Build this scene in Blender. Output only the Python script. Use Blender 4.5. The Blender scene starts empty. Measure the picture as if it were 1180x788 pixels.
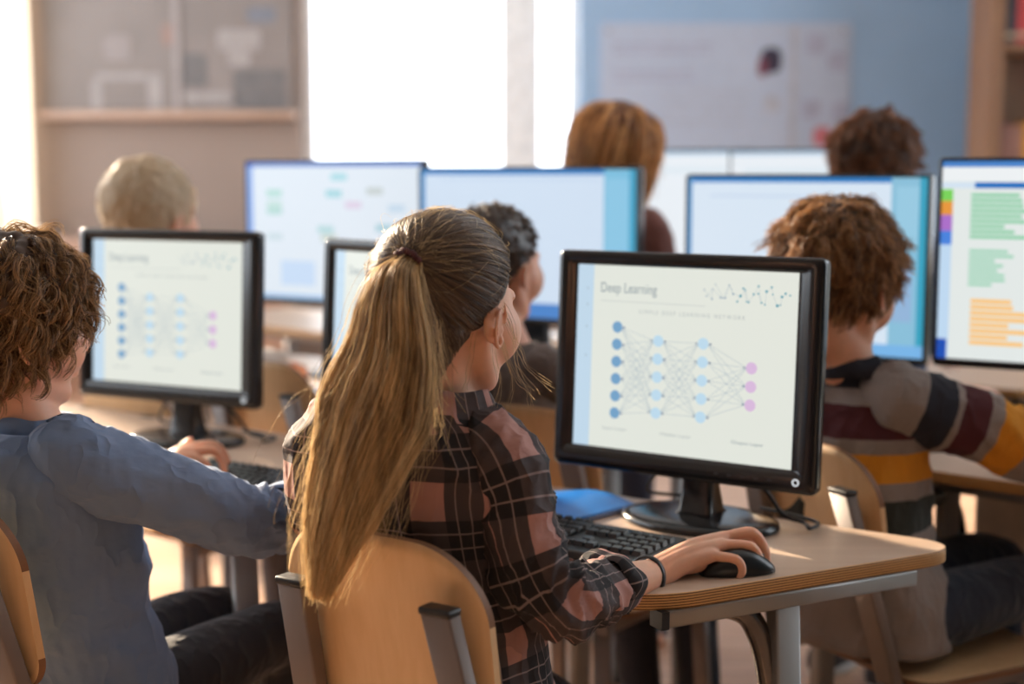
import bpy, math, random
import numpy as np
from mathutils import Vector, Matrix, noise
random.seed(7); rng = np.random.default_rng(11)
C = bpy.context.scene.collection
PI = math.pi
W, H, FP = 1180, 788, 50.0/36.0*1180
CAMH = 1.27
PIT = math.atan(194/FP)

# ---------- photo pixel -> world point ----------
def ray(px, py):
    x = (px-590)/FP; y = (394-py)/FP
    return np.array([x, math.cos(PIT)+y*math.sin(PIT), -math.sin(PIT)+y*math.cos(PIT)])
def P(px, py, Y):
    d = ray(px, py); t = Y/d[1]
    return np.array([d[0]*t, Y, CAMH+d[2]*t])
def PZ(px, py, z):
    d = ray(px, py); t = (z-CAMH)/d[2]
    return np.array([d[0]*t, d[1]*t, z])
def V(*a): return np.array(a, float)
def nrm(v):
    v = np.asarray(v, float); n = np.linalg.norm(v)
    return v/n if n > 1e-9 else v
def rotz(a):
    c, s = math.cos(a), math.sin(a)
    return np.array([[c, -s, 0], [s, c, 0], [0, 0, 1.0]])
def rotx(a):
    c, s = math.cos(a), math.sin(a)
    return np.array([[1.0, 0, 0], [0, c, -s], [0, s, c]])
def roty(a):
    c, s = math.cos(a), math.sin(a)
    return np.array([[c, 0, s], [0, 1.0, 0], [-s, 0, c]])
R = math.radians

# ---------- materials ----------
def lin(c):
    return tuple(((x/255)/12.92 if x/255 <= .04045 else ((x/255+.055)/1.055)**2.4) for x in c)
class NT:
    def __init__(s, name):
        s.m = bpy.data.materials.new(name); s.m.use_nodes = True
        s.t = s.m.node_tree; s.b = s.t.nodes['Principled BSDF']; s.out = s.t.nodes['Material Output']
    def n(s, typ, **k):
        nd = s.t.nodes.new(typ)
        for a, b in k.items():
            if hasattr(nd, a) and not isinstance(b, tuple) and a not in nd.inputs: setattr(nd, a, b)
            else: nd.inputs[a].default_value = b
        return nd
    def l(s, a, b): s.t.links.new(a, b)
    def val(s, sock, v):
        if hasattr(v, 'is_output') or hasattr(v, 'links'): s.l(v, sock)
        else: sock.default_value = v
    def math(s, op, a, b=0.0, c=0.0):
        nd = s.t.nodes.new('ShaderNodeMath'); nd.operation = op
        for i, q in enumerate((a, b, c)):
            s.val(nd.inputs[i], q)
        return nd.outputs[0]
    def mix(s, f, a, b, blend='MIX'):
        nd = s.t.nodes.new('ShaderNodeMix'); nd.data_type = 'RGBA'; nd.blend_type = blend
        s.val(nd.inputs[0], f)
        for i, q in ((6, a), (7, b)):
            if isinstance(q, tuple): nd.inputs[i].default_value = (*q[:3], 1)
            else: s.l(q, nd.inputs[i])
        return nd.outputs[2]
    def ramp(s, f, stops):
        nd = s.t.nodes.new('ShaderNodeValToRGB'); s.l(f, nd.inputs[0])
        e = nd.color_ramp.elements
        while len(e) < len(stops): e.new(0.5)
        for i, (p, c) in enumerate(stops):
            e[i].position = p; e[i].color = (*c[:3], 1)
        return nd.outputs[0]
    def noise(s, vec, scale, detail=3, rough=.5):
        nd = s.t.nodes.new('ShaderNodeTexNoise'); s.l(vec, nd.inputs['Vector'])
        nd.inputs['Scale'].default_value = scale; nd.inputs['Detail'].default_value = detail
        nd.inputs['Roughness'].default_value = rough
        return nd.outputs['Fac']
    def obj(s): return s.n('ShaderNodeTexCoord').outputs['Object']
    def uv(s): return s.n('ShaderNodeTexCoord').outputs['UV']
    def scale(s, v, sc):
        nd = s.n('ShaderNodeMapping'); s.l(v, nd.inputs['Vector']); nd.inputs['Scale'].default_value = sc
        return nd.outputs[0]
    def bump(s, h, dist=.001, strength=.5):
        nd = s.n('ShaderNodeBump'); s.l(h, nd.inputs['Height']); nd.inputs['Distance'].default_value = dist
        nd.inputs['Strength'].default_value = strength
        s.l(nd.outputs[0], s.b.inputs['Normal'])
_mc = {}
def mat(name, col, rough=.6, metal=0, var=.12, vs=20, bump=0, bs=200, **k):
    """plain surface: a base colour with a little noise variation"""
    if name in _mc: return _mc[name]
    s = NT(name); c = lin(col)
    v = s.obj(); f = s.noise(v, vs, 4)
    a = tuple(x*(1-var) for x in c); b = tuple(min(1, x*(1+var)) for x in c)
    s.l(s.ramp(f, [(.3, a), (.7, b)]), s.b.inputs['Base Color'])
    s.b.inputs['Roughness'].default_value = rough; s.b.inputs['Metallic'].default_value = metal
    if bump: s.bump(s.noise(v, bs, 3), bump, .6)
    for q, w in k.items(): s.b.inputs[q].default_value = w
    _mc[name] = s.m; return s.m
def emis(name, col, strength=1.0):
    if name in _mc: return _mc[name]
    s = NT(name); s.b.inputs['Base Color'].default_value = (0.01, .01, .01, 1)
    s.b.inputs['Roughness'].default_value = .4
    s.b.inputs['Emission Color'].default_value = (*lin(col), 1); s.b.inputs['Emission Strength'].default_value = strength
    _mc[name] = s.m; return s.m
def wood(name, c1, c2, axis='X', rough=.5, sc=14):
    if name in _mc: return _mc[name]
    s = NT(name); v = s.obj()
    st = {'X': (1.2, 16, 16), 'Y': (16, 1.2, 16), 'Z': (16, 16, 1.2)}[axis]
    f = s.noise(s.scale(v, st), sc/4, 6, .6)
    f2 = s.noise(v, 2.5, 2)
    f3 = s.math('ADD', s.math('MULTIPLY', f, .7), s.math('MULTIPLY', f2, .3))
    s.l(s.ramp(f3, [(.32, lin(c2)), (.62, lin(c1))]), s.b.inputs['Base Color'])
    s.b.inputs['Roughness'].default_value = rough
    s.bump(f, .0004, .3)
    _mc[name] = s.m; return s.m
def ply_edge(name, zlo, th, n, c1, c2, axis=2):
    """plywood edge: thin dark glue lines between veneers"""
    if name in _mc: return _mc[name]
    s = NT(name); v = s.obj(); sep = s.n('ShaderNodeSeparateXYZ'); s.l(v, sep.inputs[0])
    z = s.math('DIVIDE', s.math('SUBTRACT', sep.outputs[axis], zlo), th)
    w = s.math('FRACT', s.math('MULTIPLY', z, n))
    g = s.noise(s.scale(v, (30, 30, 200)), 5, 3)
    lay = s.math('LESS_THAN', s.math('ABSOLUTE', s.math('SUBTRACT', w, .5)), .2)
    base = s.ramp(g, [(.3, lin(c1)), (.7, tuple(min(1, x*1.15) for x in lin(c1)))])
    s.l(s.mix(lay, base, lin(c2)), s.b.inputs['Base Color']); s.b.inputs['Roughness'].default_value = .5
    _mc[name] = s.m; return s.m

# ---------- mesh building ----------
class MB:
    def __init__(s): s.v = []; s.f = []; s.uv = []; s.mi = []; s.sm = []
    def add(s, verts, faces, uvs=None, m=0, smooth=True, M=None):
        o = len(s.v)
        for p in verts:
            p = np.asarray(p, float)
            if M is not None: p = M[0] @ p + M[1]
            s.v.append(p)
        for i, f in enumerate(faces):
            s.f.append([o+j for j in f]); s.mi.append(m); s.sm.append(smooth)
            s.uv.append(uvs[i] if uvs else [(0, 0)]*len(f))
        return s
    def box(s, lo, hi, m=0, bev=0, M=None, smooth=False):
        lo = np.array(lo, float); hi = np.array(hi, float)
        if bev <= 0:
            vs = [(x, y, z) for x in (lo[0], hi[0]) for y in (lo[1], hi[1]) for z in (lo[2], hi[2])]
            fs = [(0, 1, 3, 2), (4, 6, 7, 5), (0, 4, 5, 1), (2, 3, 7, 6), (0, 2, 6, 4), (1, 5, 7, 3)]
            return s.add(vs, fs, None, m, smooth, M)
        import bmesh
        bm = bmesh.new(); bmesh.ops.create_cube(bm, size=1)
        for v in bm.verts:
            for a in range(3): v.co[a] = (lo[a]+hi[a])/2 + v.co[a]*(hi[a]-lo[a])
        bmesh.ops.bevel(bm, geom=bm.edges[:], offset=bev, segments=3, profile=.5, affect='EDGES')
        bm.verts.index_update()
        s.add([tuple(v.co) for v in bm.verts], [[v.index for v in f.verts] for f in bm.faces], None, m, True, M)
        bm.free(); return s
    def prism(s, pts, z0, z1, m=0, mside=None, M=None, bev=0.0):
        """polygon pts (ccw, 2D) extruded z0..z1, optional small edge round"""
        n = len(pts); pts = [np.array(p, float) for p in pts]
        def inset(d):
            out = []
            for i in range(n):
                a, b, c = pts[i-1], pts[i], pts[(i+1) % n]
                e1 = nrm(b-a); e2 = nrm(c-b); nn = nrm(V(-e1[1]-e2[1], e1[0]+e2[0]))
                out.append(b+nn*d)
            return out
        prof = [(0, z0), (0, z1)] if bev <= 0 else [(bev, z0), (bev*.3, z0+bev*.3), (0, z0+bev), (0, z1-bev), (bev*.3, z1-bev*.3), (bev, z1)]
        vs = []; 
        for d, z in prof:
            q = inset(d) if d else pts
            vs += [(p[0], p[1], z) for p in q]
        fs = []
        for k in range(len(prof)-1):
            for i in range(n):
                j = (i+1) % n; fs.append((k*n+i, k*n+j, (k+1)*n+j, (k+1)*n+i))
        s.add(vs, fs, None, m if mside is None else mside, bev > 0, M)
        o = len(s.v)-len(vs); k = len(prof)-1
        s.f.append([o+k*n+i for i in range(n)]); s.mi.append(m); s.sm.append(False); s.uv.append([(0, 0)]*n)
        s.f.append([o+i for i in range(n)][::-1]); s.mi.append(m); s.sm.append(False); s.uv.append([(0, 0)]*n)
        return s
    def loft(s, rings, m=0, cap=True, smooth=True, M=None, closed=True):
        """rings: list of (n,3) arrays; uv in metres along/around"""
        n = len(rings[0]); K = len(rings); rings = [np.asarray(r, float) for r in rings]
        vs = [p for r in rings for p in r]; fs = []; uvs = []
        vv = [0.0]
        for k in range(1, K): vv.append(vv[-1]+float(np.linalg.norm(rings[k].mean(0)-rings[k-1].mean(0))))
        big = max(rings, key=lambda r: float(np.linalg.norm(r-r.mean(0), axis=1).mean()))
        per = float(np.linalg.norm(np.diff(np.vstack([big, big[:1]]), axis=0), axis=1).sum())
        cnt = n if closed else n-1
        for k in range(K-1):
            for i in range(cnt):
                j = (i+1) % n
                fs.append((k*n+i, k*n+j, (k+1)*n+j, (k+1)*n+i))
                u0, u1 = per*i/n, per*(i+1)/n
                uvs.append([(u0, vv[k]), (u1, vv[k]), (u1, vv[k+1]), (u0, vv[k+1])])
        s.add(vs, fs, uvs, m, smooth, M)
        if cap and closed:
            o = len(s.v)-len(vs)
            for idx in ([o+i for i in range(n)][::-1], [o+(K-1)*n+i for i in range(n)]):
                s.f.append(idx); s.mi.append(m); s.sm.append(False); s.uv.append([(0, 0)]*n)
        return s
    def tube(s, pts, rad, n=16, m=0, sub=4, M=None, round_ends=True, up=None, flat=None, disp=None, cap=True):
        s.loft(tube_rings(pts, rad, n, sub, round_ends, up, flat, disp), m, cap, True, M); return s
    def ell(s, c, r, n=20, m=0, M=None, Rm=None):
        rings = []
        for k in range(n+1):
            t = -PI/2+PI*(k+.02)/(n+.04)
            rings.append(np.array([[r[0]*math.cos(t)*math.cos(a), r[1]*math.cos(t)*math.sin(a), r[2]*math.sin(t)] for a in np.linspace(0, 2*PI, 2*n, endpoint=False)]))
        rings = [(q @ Rm.T if Rm is not None else q)+np.asarray(c) for q in rings]
        s.loft(rings, m, True, True, M); return s
    def mesh(s, name, mats):
        me = bpy.data.meshes.new(name)
        me.from_pydata([tuple(map(float, v)) for v in s.v], [], s.f)
        for mm in (mats if isinstance(mats, (list, tuple)) else [mats]): me.materials.append(mm)
        me.polygons.foreach_set('material_index', s.mi); me.polygons.foreach_set('use_smooth', s.sm)
        uvl = me.uv_layers.new(name='UVMap')
        flat = np.array([c for u in s.uv for p in u for c in p], dtype=np.float32)
        uvl.data.foreach_set('uv', flat); me.update()
        return me
    def build(s, name, mats, parent=None, origin=None):
        """link as ONE object; vertices are world coordinates when origin is given"""
        if origin is not None:
            o = np.asarray(origin, float); s.v = [v-o for v in s.v]
        me = s.mesh(name, mats); ob = bpy.data.objects.new(name, me); C.objects.link(ob)
        if parent is not None: ob.parent = parent
        elif origin is not None: ob.location = tuple(origin)
        return ob

def catmull(pts, sub):
    pts = [np.asarray(p, float) for p in pts]
    if len(pts) < 3 or sub <= 1:
        if sub <= 1: return np.array(pts)
        out = [pts[0]+(pts[-1]-pts[0])*t for t in np.linspace(0, 1, sub+1)] if len(pts) == 2 else pts
        return np.array(out)
    q = [2*pts[0]-pts[1]]+pts+[2*pts[-1]-pts[-2]]; out = []
    for i in range(1, len(q)-2):
        for t in np.linspace(0, 1, sub, endpoint=False):
            a, b, c, d = q[i-1], q[i], q[i+1], q[i+2]
            out.append(.5*((2*b)+(-a+c)*t+(2*a-5*b+4*c-d)*t*t+(-a+3*b-3*c+d)*t**3))
    out.append(pts[-1]); return np.array(out)
def interp1(vals, sub, n):
    x = np.linspace(0, len(vals)-1, n); return np.interp(x, range(len(vals)), vals)
def tube_rings(pts, rad, n=16, sub=4, round_ends=True, up=None, flat=None, disp=None):
    c = catmull(pts, sub); K = len(c)
    if np.isscalar(rad): rad = [rad]*len(pts)
    rr = interp1(rad, sub, K)
    fl = interp1(flat, sub, K) if flat is not None and not np.isscalar(flat) else np.full(K, flat if flat else 1.0)
    tan = np.gradient(c, axis=0); tan /= np.linalg.norm(tan, axis=1)[:, None]+1e-12
    u = np.asarray(up, float) if up is not None else (V(0, 0, 1) if abs(tan[0][2]) < .9 else V(0, 1, 0))
    rings = []; frames = []
    for k in range(K):
        t = tan[k]; u = u-t*np.dot(u, t); u = nrm(u)
        frames.append((c[k], t, u.copy(), np.cross(t, u), rr[k], fl[k]))
    if round_ends:
        def ext(fr, sg):
            p, t, u_, w, r, f = fr
            return [(p+t*sg*r*math.sin(a), t, u_, w, max(r*math.cos(a), r*.03), f) for a in (PI*.17, PI*.33, PI*.45, PI*.498)]
        frames = ext(frames[0], -1)[::-1]+frames+ext(frames[-1], 1)
    for k, (p, t, u_, w, r, f) in enumerate(frames):
        ring = []
        for a in np.linspace(0, 2*PI, n, endpoint=False):
            q = p+(w*math.cos(a)+u_*math.sin(a)*f)*r
            if disp is not None:
                q = q+(w*math.cos(a)+u_*math.sin(a)*f)*disp(k/len(frames), a, q)
            ring.append(q)
        rings.append(np.array(ring))
    return rings

def put(me, name, parent=None, loc=None):
    ob = bpy.data.objects.new(name, me); C.objects.link(ob)
    if parent is not None: ob.parent = parent
    if loc is not None: ob.location = tuple(loc)
    return ob
def thing(name, label, cat, loc=(0, 0, 0), rz=0, group=None):
    o = bpy.data.objects.new(name, None); C.objects.link(o); o.empty_display_size = .05
    o.location = tuple(map(float, loc)); o.rotation_euler = (0, 0, rz)
    o['label'] = label; o['category'] = cat
    if group: o['group'] = group
    return o
def tag(o, label, cat, group=None, kind=None):
    o['label'] = label; o['category'] = cat
    if group: o['group'] = group
    if kind: o['kind'] = kind
    return o
def dup(root, loc, rz, label, group=None, sc=None):
    r = root.copy(); C.objects.link(r); r.location = tuple(map(float, loc)); r.rotation_euler = (0, 0, rz)
    r['label'] = label
    if group: r['group'] = group
    if sc: r.scale = sc
    for ch in list(root.children):
        c = ch.copy(); C.objects.link(c); c.parent = r
        for g in list(ch.children):
            d = g.copy(); C.objects.link(d); d.parent = c
    return r
def fused(mb, mats, voxel, smooth=3, name='body'):
    """one continuous surface out of overlapping closed shapes"""
    me = mb.mesh(name+'_src', mats); ob = bpy.data.objects.new('tmp', me); C.objects.link(ob)
    r = ob.modifiers.new('r', 'REMESH'); r.mode = 'VOXEL'; r.voxel_size = voxel; r.use_smooth_shade = True
    if smooth:
        q = ob.modifiers.new('s', 'SMOOTH'); q.factor = .5; q.iterations = smooth
    dg = bpy.context.evaluated_depsgraph_get(); dg.update()
    out = bpy.data.meshes.new_from_object(ob.evaluated_get(dg)); out.name = name
    bpy.data.objects.remove(ob); bpy.data.meshes.remove(me)
    out.materials.clear()
    for mm in (mats if isinstance(mats, (list, tuple)) else [mats]): out.materials.append(mm)
    return out
def rounded_poly(corners, radii, seg=8):
    out = []; n = len(corners); cs = [np.array(c[:2], float) for c in corners]
    for i in range(n):
        a, b, c = cs[i-1], cs[i], cs[(i+1) % n]; r = radii[i]
        if r <= 0: out.append(b); continue
        d1 = nrm(a-b); d2 = nrm(c-b); ang = math.acos(max(-1, min(1, float(np.dot(d1, d2)))))
        t = r/math.tan(ang/2); t = min(t, np.linalg.norm(a-b)*.48, np.linalg.norm(c-b)*.48)
        p1 = b+d1*t; p2 = b+d2*t
        for k in range(seg+1):
            s_ = k/seg; q = (1-s_)**2*p1+2*s_*(1-s_)*b+s_**2*p2
            # blend bezier toward circle a little
            out.append(q)
    return out
def nz(p, s=1.0, o=0.0): return noise.noise(Vector((p[0]*s+o, p[1]*s-o, p[2]*s+o*2)))
# ================= setting =================
YB = 8.5; XL = -3.4; XR = 3.1; ZC = 3.7; YR = -2.6
def struct(name, mb, m, parent=None):
    o = mb.build(name, m, parent)
    if parent is None: o['kind'] = 'structure'
    return o
m_floor = wood('floor_wood', (214, 176, 146), (176, 132, 102), 'Y', .38)
def floor_mat():
    s = NT('parquet'); v = s.obj()
    br = s.n('ShaderNodeTexBrick'); s.l(s.scale(v, (1, 1, 1)), br.inputs['Vector'])
    br.inputs['Color1'].default_value = (*lin((222, 184, 156)), 1); br.inputs['Color2'].default_value = (*lin((200, 158, 128)), 1)
    br.inputs['Mortar'].default_value = (*lin((120, 88, 66)), 1); br.inputs['Scale'].default_value = 1
    br.inputs['Mortar Size'].default_value = .0025; br.inputs['Brick Width'].default_value = .9; br.inputs['Row Height'].default_value = .09
    g = s.noise(s.scale(v, (2, 22, 2)), 3, 5)
    s.l(s.mix(.35, br.outputs['Color'], s.ramp(g, [(.3, lin((176, 130, 100))), (.7, lin((232, 198, 170)))])), s.b.inputs['Base Color'])
    s.b.inputs['Roughness'].default_value = .4
    return s.m
m_wall_w = mat('wall_white', (226, 220, 212), .8, var=.03, vs=3, bump=.001)
m_wall_t = mat('wall_taupe', (152, 135, 125), .8, var=.03, vs=3, bump=.001)
m_wall_b = mat('wall_blue', (160, 190, 222), .8, var=.04, vs=2, bump=.001)
m_ceil = mat('ceiling_white', (235, 232, 226), .9)
struct('floor', MB().box((XL-.3, YR, -.1), (XR+.3, YB+.3, 0)), floor_mat())
struct('ceiling', MB().box((XL-.3, YR, ZC), (XR+.3, YB+.3, ZC+.1)), m_ceil)
struct('wall_rear', MB().box((XL-.3, YR-.2, 0), (XR+.3, YR, ZC)), mat('wall_grey', (128, 122, 118), .8, var=.03, vs=3))
mb = MB(); mb.box((XR, YR, 0), (XR+.2, 2.0, ZC)); mb.box((XR, 5.4, 0), (XR+.2, YB+.3, ZC)); mb.box((XR, 2.0, 0), (XR+.2, 5.4, .95)); mb.box((XR, 2.0, 3.35), (XR+.2, 5.4, ZC))  # opening left for the added window
struct('wall_right', mb, mat('wall_teal', (112, 130, 138), .8, var=.03, vs=3))
# front wall (far end): curtain window, taupe wall, white window, blue wall
wx0, wx1, wz0, wz1 = -1.245, .40, .95, 3.45      # bright window
cx0, cx1 = XL+.1, -2.84                          # window behind the cream curtain
mb = MB()
mb.box((cx1, YB, 0), (wx0, YB+.3, ZC)); mb.box((wx0, YB, 0), (wx1, YB+.3, wz0)); mb.box((wx0, YB, wz1), (wx1, YB+.3, ZC))
mb.box((XL, YB, 0), (cx1, YB+.3, .95)); mb.box((XL, YB, 3.45), (cx1, YB+.3, ZC)); mb.box((XL, YB, .95), (cx0, YB+.3, 3.45))
struct('wall_front', mb, m_wall_t)
struct('wall_blue', MB().box((wx1, YB-.02, 0), (XR, YB+.3, ZC)), m_wall_b)['kind'] = 'structure'
m_fr = mat('window_frame_white', (240, 240, 240), .45)
def glass_mat():
    s = NT('window_glass'); t = s.n('ShaderNodeBsdfTransparent'); g = s.n('ShaderNodeBsdfGlossy'); g.inputs['Roughness'].default_value = .02
    mx = s.n('ShaderNodeMixShader'); mx.inputs[0].default_value = .05
    s.l(t.outputs[0], mx.inputs[1]); s.l(g.outputs[0], mx.inputs[2]); s.l(mx.outputs[0], s.out.inputs['Surface']); return s.m
m_glass = glass_mat()
def window(name, p0, p1, axis, z0, z1, mull, depth=.3):
    """frame bars + sill + glass; axis 'x' = in a wall facing y"""
    mb = MB(); t = .06
    def bx(a0, a1, b0, b1, zz0, zz1):
        if axis == 'x': mb.box((a0, b0, zz0), (a1, b1, zz1), bev=.006)
        else: mb.box((b0, a0, zz0), (b1, a1, zz1), bev=.006)
    c = YB+.10 if axis == 'x' else XL-.12
    bx(p0, p0+t, c, c+.07, z0, z1); bx(p1-t, p1, c, c+.07, z0, z1); bx(p0, p1, c, c+.07, z0, z0+t); bx(p0, p1, c, c+.07, z1-t, z1)
    for q, wdt in mull: bx(q-wdt/2, q+wdt/2, c, c+.07, z0, z1)
    o = struct(name, mb, m_fr)
    g = MB()
    if axis == 'x': g.box((p0+.02, c+.03, z0+.02), (p1-.02, c+.036, z1-.02))
    else: g.box((c+.03, p0+.02, z0+.02), (c+.036, p1-.02, z1-.02))
    g.build('glass_pane', m_glass, o)
    s_ = MB()
    if axis == 'x': s_.box((p0-.05, YB-.09, z0-.04), (p1+.05, YB+.1, z0), bev=.008)
    else: s_.box((XL-.12, p0-.05, z0-.04), (XL+.10, p1+.05, z0), bev=.008)
    s_.build('window_sill', m_fr, o)
    return o
window('window_1', wx0, wx1, 'x', wz0, wz1, [(.05, .23)])
window('window_2', cx0, cx1, 'x', .95, 3.45, [])
# left wall with three tall windows (daylight and sun come in here)
lw = [(2.05, 5.1), (5.25, 8.3)]
mb = MB(); prev = YR
for a, b in lw:
    mb.box((XL-.3, prev, 0), (XL, a, ZC)); mb.box((XL-.3, a, 0), (XL, b, .9)); mb.box((XL-.3, a, 3.45), (XL, b, ZC)); prev = b
mb.box((XL-.3, prev, 0), (XL, YB+.3, ZC))
struct('wall_left', mb, m_wall_w)
for i, (a, b) in enumerate(lw): window('window_%d' % (i+3), a, b, 'y', .9, 3.45, [((a+b)/2, .05)])
def added_right_window():  # added window, out of view, to brighten cheeks from the right
    c = XR+.07; mb = MB()
    for y0, y1, z0, z1 in ((2.0, 2.06, .95, 3.35), (5.34, 5.4, .95, 3.35), (2.0, 5.4, .95, 1.01), (2.0, 5.4, 3.29, 3.35), (3.67, 3.73, .95, 3.35)): mb.box((c, y0, z0), (c+.07, y1, z1), bev=.006)
    o = struct('window_5', mb, m_fr); MB().box((c+.03, 2.02, .97), (c+.036, 5.38, 3.33)).build('glass_pane', m_glass, o)
    MB().box((XR-.08, 1.96, .91), (XR+.07, 5.44, .95), bev=.008).build('window_sill', m_fr, o)
added_right_window()
# skirting along the front wall
struct('baseboard_front', MB().box((XL, YB-.04, 0), (XR, YB-.021, .1), bev=.004), m_fr)
# curtain beside the far window
def curtain():
    rings = []; n = 60
    xs = np.linspace(XL+.02, -2.775, n)
    for z in np.linspace(.06, 3.55, 14):
        front = [V(x, YB-.16+.035*math.sin(i*1.35+.3*math.sin(z)), z) for i, x in enumerate(xs)]
        back = [p+V(0, .006, 0) for p in front[::-1]]
        rings.append(np.array(front+back))
    s = NT('curtain_cream'); s.b.inputs['Base Color'].default_value = (*lin((244, 240, 234)), 1); s.b.inputs['Roughness'].default_value = .9
    tr = s.n('ShaderNodeBsdfTranslucent'); tr.inputs[0].default_value = (*lin((246, 244, 240)), 1)
    mx = s.n('ShaderNodeMixShader'); mx.inputs[0].default_value = .6
    s.l(s.b.outputs[0], mx.inputs[1]); s.l(tr.outputs[0], mx.inputs[2]); s.l(mx.outputs[0], s.out.inputs['Surface'])
    o = MB().loft(rings).build('curtain', s.m)
    tag(o, 'cream curtain hanging at the far end of the room, left of the grey board', 'curtain')
curtain()
# grey board on the taupe wall with drawings and a ledge
YW = YB
def board():
    a = P(47, 128, YB-.06); b = P(349, 128, YB-.06)
    x0, x1, z0 = a[0]+.02, b[0]-.06, a[2]
    t = thing('chalkboard', 'wide greyish board with pale drawings and a wooden ledge, high on the taupe wall', 'board', (0, YB-.004, 0))
    m_b = mat('board_grey', (134, 124, 120), .55, var=.10, vs=2.5)
    mb = MB().box((x0, -.04, z0), (x1, 0, 3.2), 0)
    # chalk drawings as thin marks
    def mk(px0, py0, px1, py1, m):
        q0 = P(px0, py0, YB-.045); q1 = P(px1, py1, YB-.045)
        pts = rounded_poly([(q0[0], q1[2]), (q1[0], q1[2]), (q1[0], q0[2]), (q0[0], q0[2])], [.03]*4, 4)
        vs = [(x, -.0415, z) for x, z in pts]; mb.add(vs, [list(range(len(vs)))], None, m, False)
    mk(170, 84, 187, 132, 1); mk(110, 84, 170, 92, 1); mk(105, 92, 118, 132, 1); mk(118, 40, 150, 70, 2)
    mk(250, 34, 300, 58, 1); mk(262, 58, 288, 76, 1); mk(210, 106, 272, 118, 1)
    mk(205, 62, 240, 100, 3); mk(284, 8, 318, 26, 4); mk(268, 80, 330, 126, 3); mk(186, 28, 205, 52, 5)
    mb.build('board_panel', [m_b, mat('chalk_pale', (160, 152, 150), .7), mat('chalk_faint', (148, 138, 136), .7), mat('chalk_dark', (112, 108, 108), .7), mat('chalk_blue', (122, 124, 134), .7), mat('chalk_brown', (150, 124, 116), .7)], t)
    MB().box((x0-.02, -.12, z0-.045), (x1+.02, 0, z0), bev=.008).build('chalk_ledge', wood('ledge_wood', (196, 164, 144), (170, 138, 118), 'X'), t)
    MB().box((-1.98, -.05, z0), (-1.94, -.041, 3.2)).build('divider_strip', mat('divider_grey', (160, 150, 148), .5), t)
board()
# low cupboard run under the board: brown band seen over the heads
o = MB().box((-2.80, 8.05, 0), (-1.30, 8.46, .9), bev=.01).build('low_cupboard', wood('cupboard_brown', (186, 148, 126), (158, 120, 100), 'X'))
tag(o, 'low brown wooden cupboard against the taupe wall below the grey board', 'cupboard')
# poster sheet on the blue wall
def poster():
    t = thing('wall_poster', 'large pale chart sheet with faint sketches pinned on the blue wall', 'poster', (0, YB-.02, 0))
    a = P(692, 26, YB-.03); b = P(978, 176, YB-.03)
    mb = MB().box((a[0], -.008, b[2]), (b[0], 0, a[2]), 0)
    def mk(px0, py0, px1, py1, m, r=.01):
        q0 = P(px0, py0, YB-.03); q1 = P(px1, py1, YB-.03)
        pts = rounded_poly([(q0[0], q1[2]), (q1[0], q1[2]), (q1[0], q0[2]), (q0[0], q0[2])], [r]*4, 4)
        vs = [(x, -.0095-.0004*m, z) for x, z in pts]; mb.add(vs, [list(range(len(vs)))], None, m, False)
    for y in (50, 58, 82, 90): mk(706, y, 820 if y < 80 else 800, y+3, 1)
    mk(877, 55, 900, 84, 2, .05); mk(874, 66, 884, 88, 3, .03)
    for (x, y) in ((930, 40), (955, 60), (925, 115), (958, 118)): mk(x, y, x+20, y+22, 1, .03)
    mk(937, 146, 957, 168, 4, .04); mk(880, 110, 898, 130, 5, .04); mk(912, 30, 916, 172, 5)
    for y in (104, 116, 128, 140): mk(760, y, 860, y+2, 5)
    mb.build('sheet', [mat('paper_pale', (188, 198, 218), .8, var=.03), mat('ink_lilac', (176, 178, 200), .8), mat('ink_dark', (62, 56, 76), .8), mat('ink_plum', (128, 70, 86), .8), mat('ink_red', (206, 120, 130), .8), mat('ink_faint', (188, 190, 202), .8)], t)
    for x in (a[0]+.05, b[0]-.05): MB().ell((x, -.012, a[2]-.05), (.012, .008, .012), 6).build('pin', mat('pin_steel', (150, 150, 160), .3, 1), t)
poster()
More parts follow.
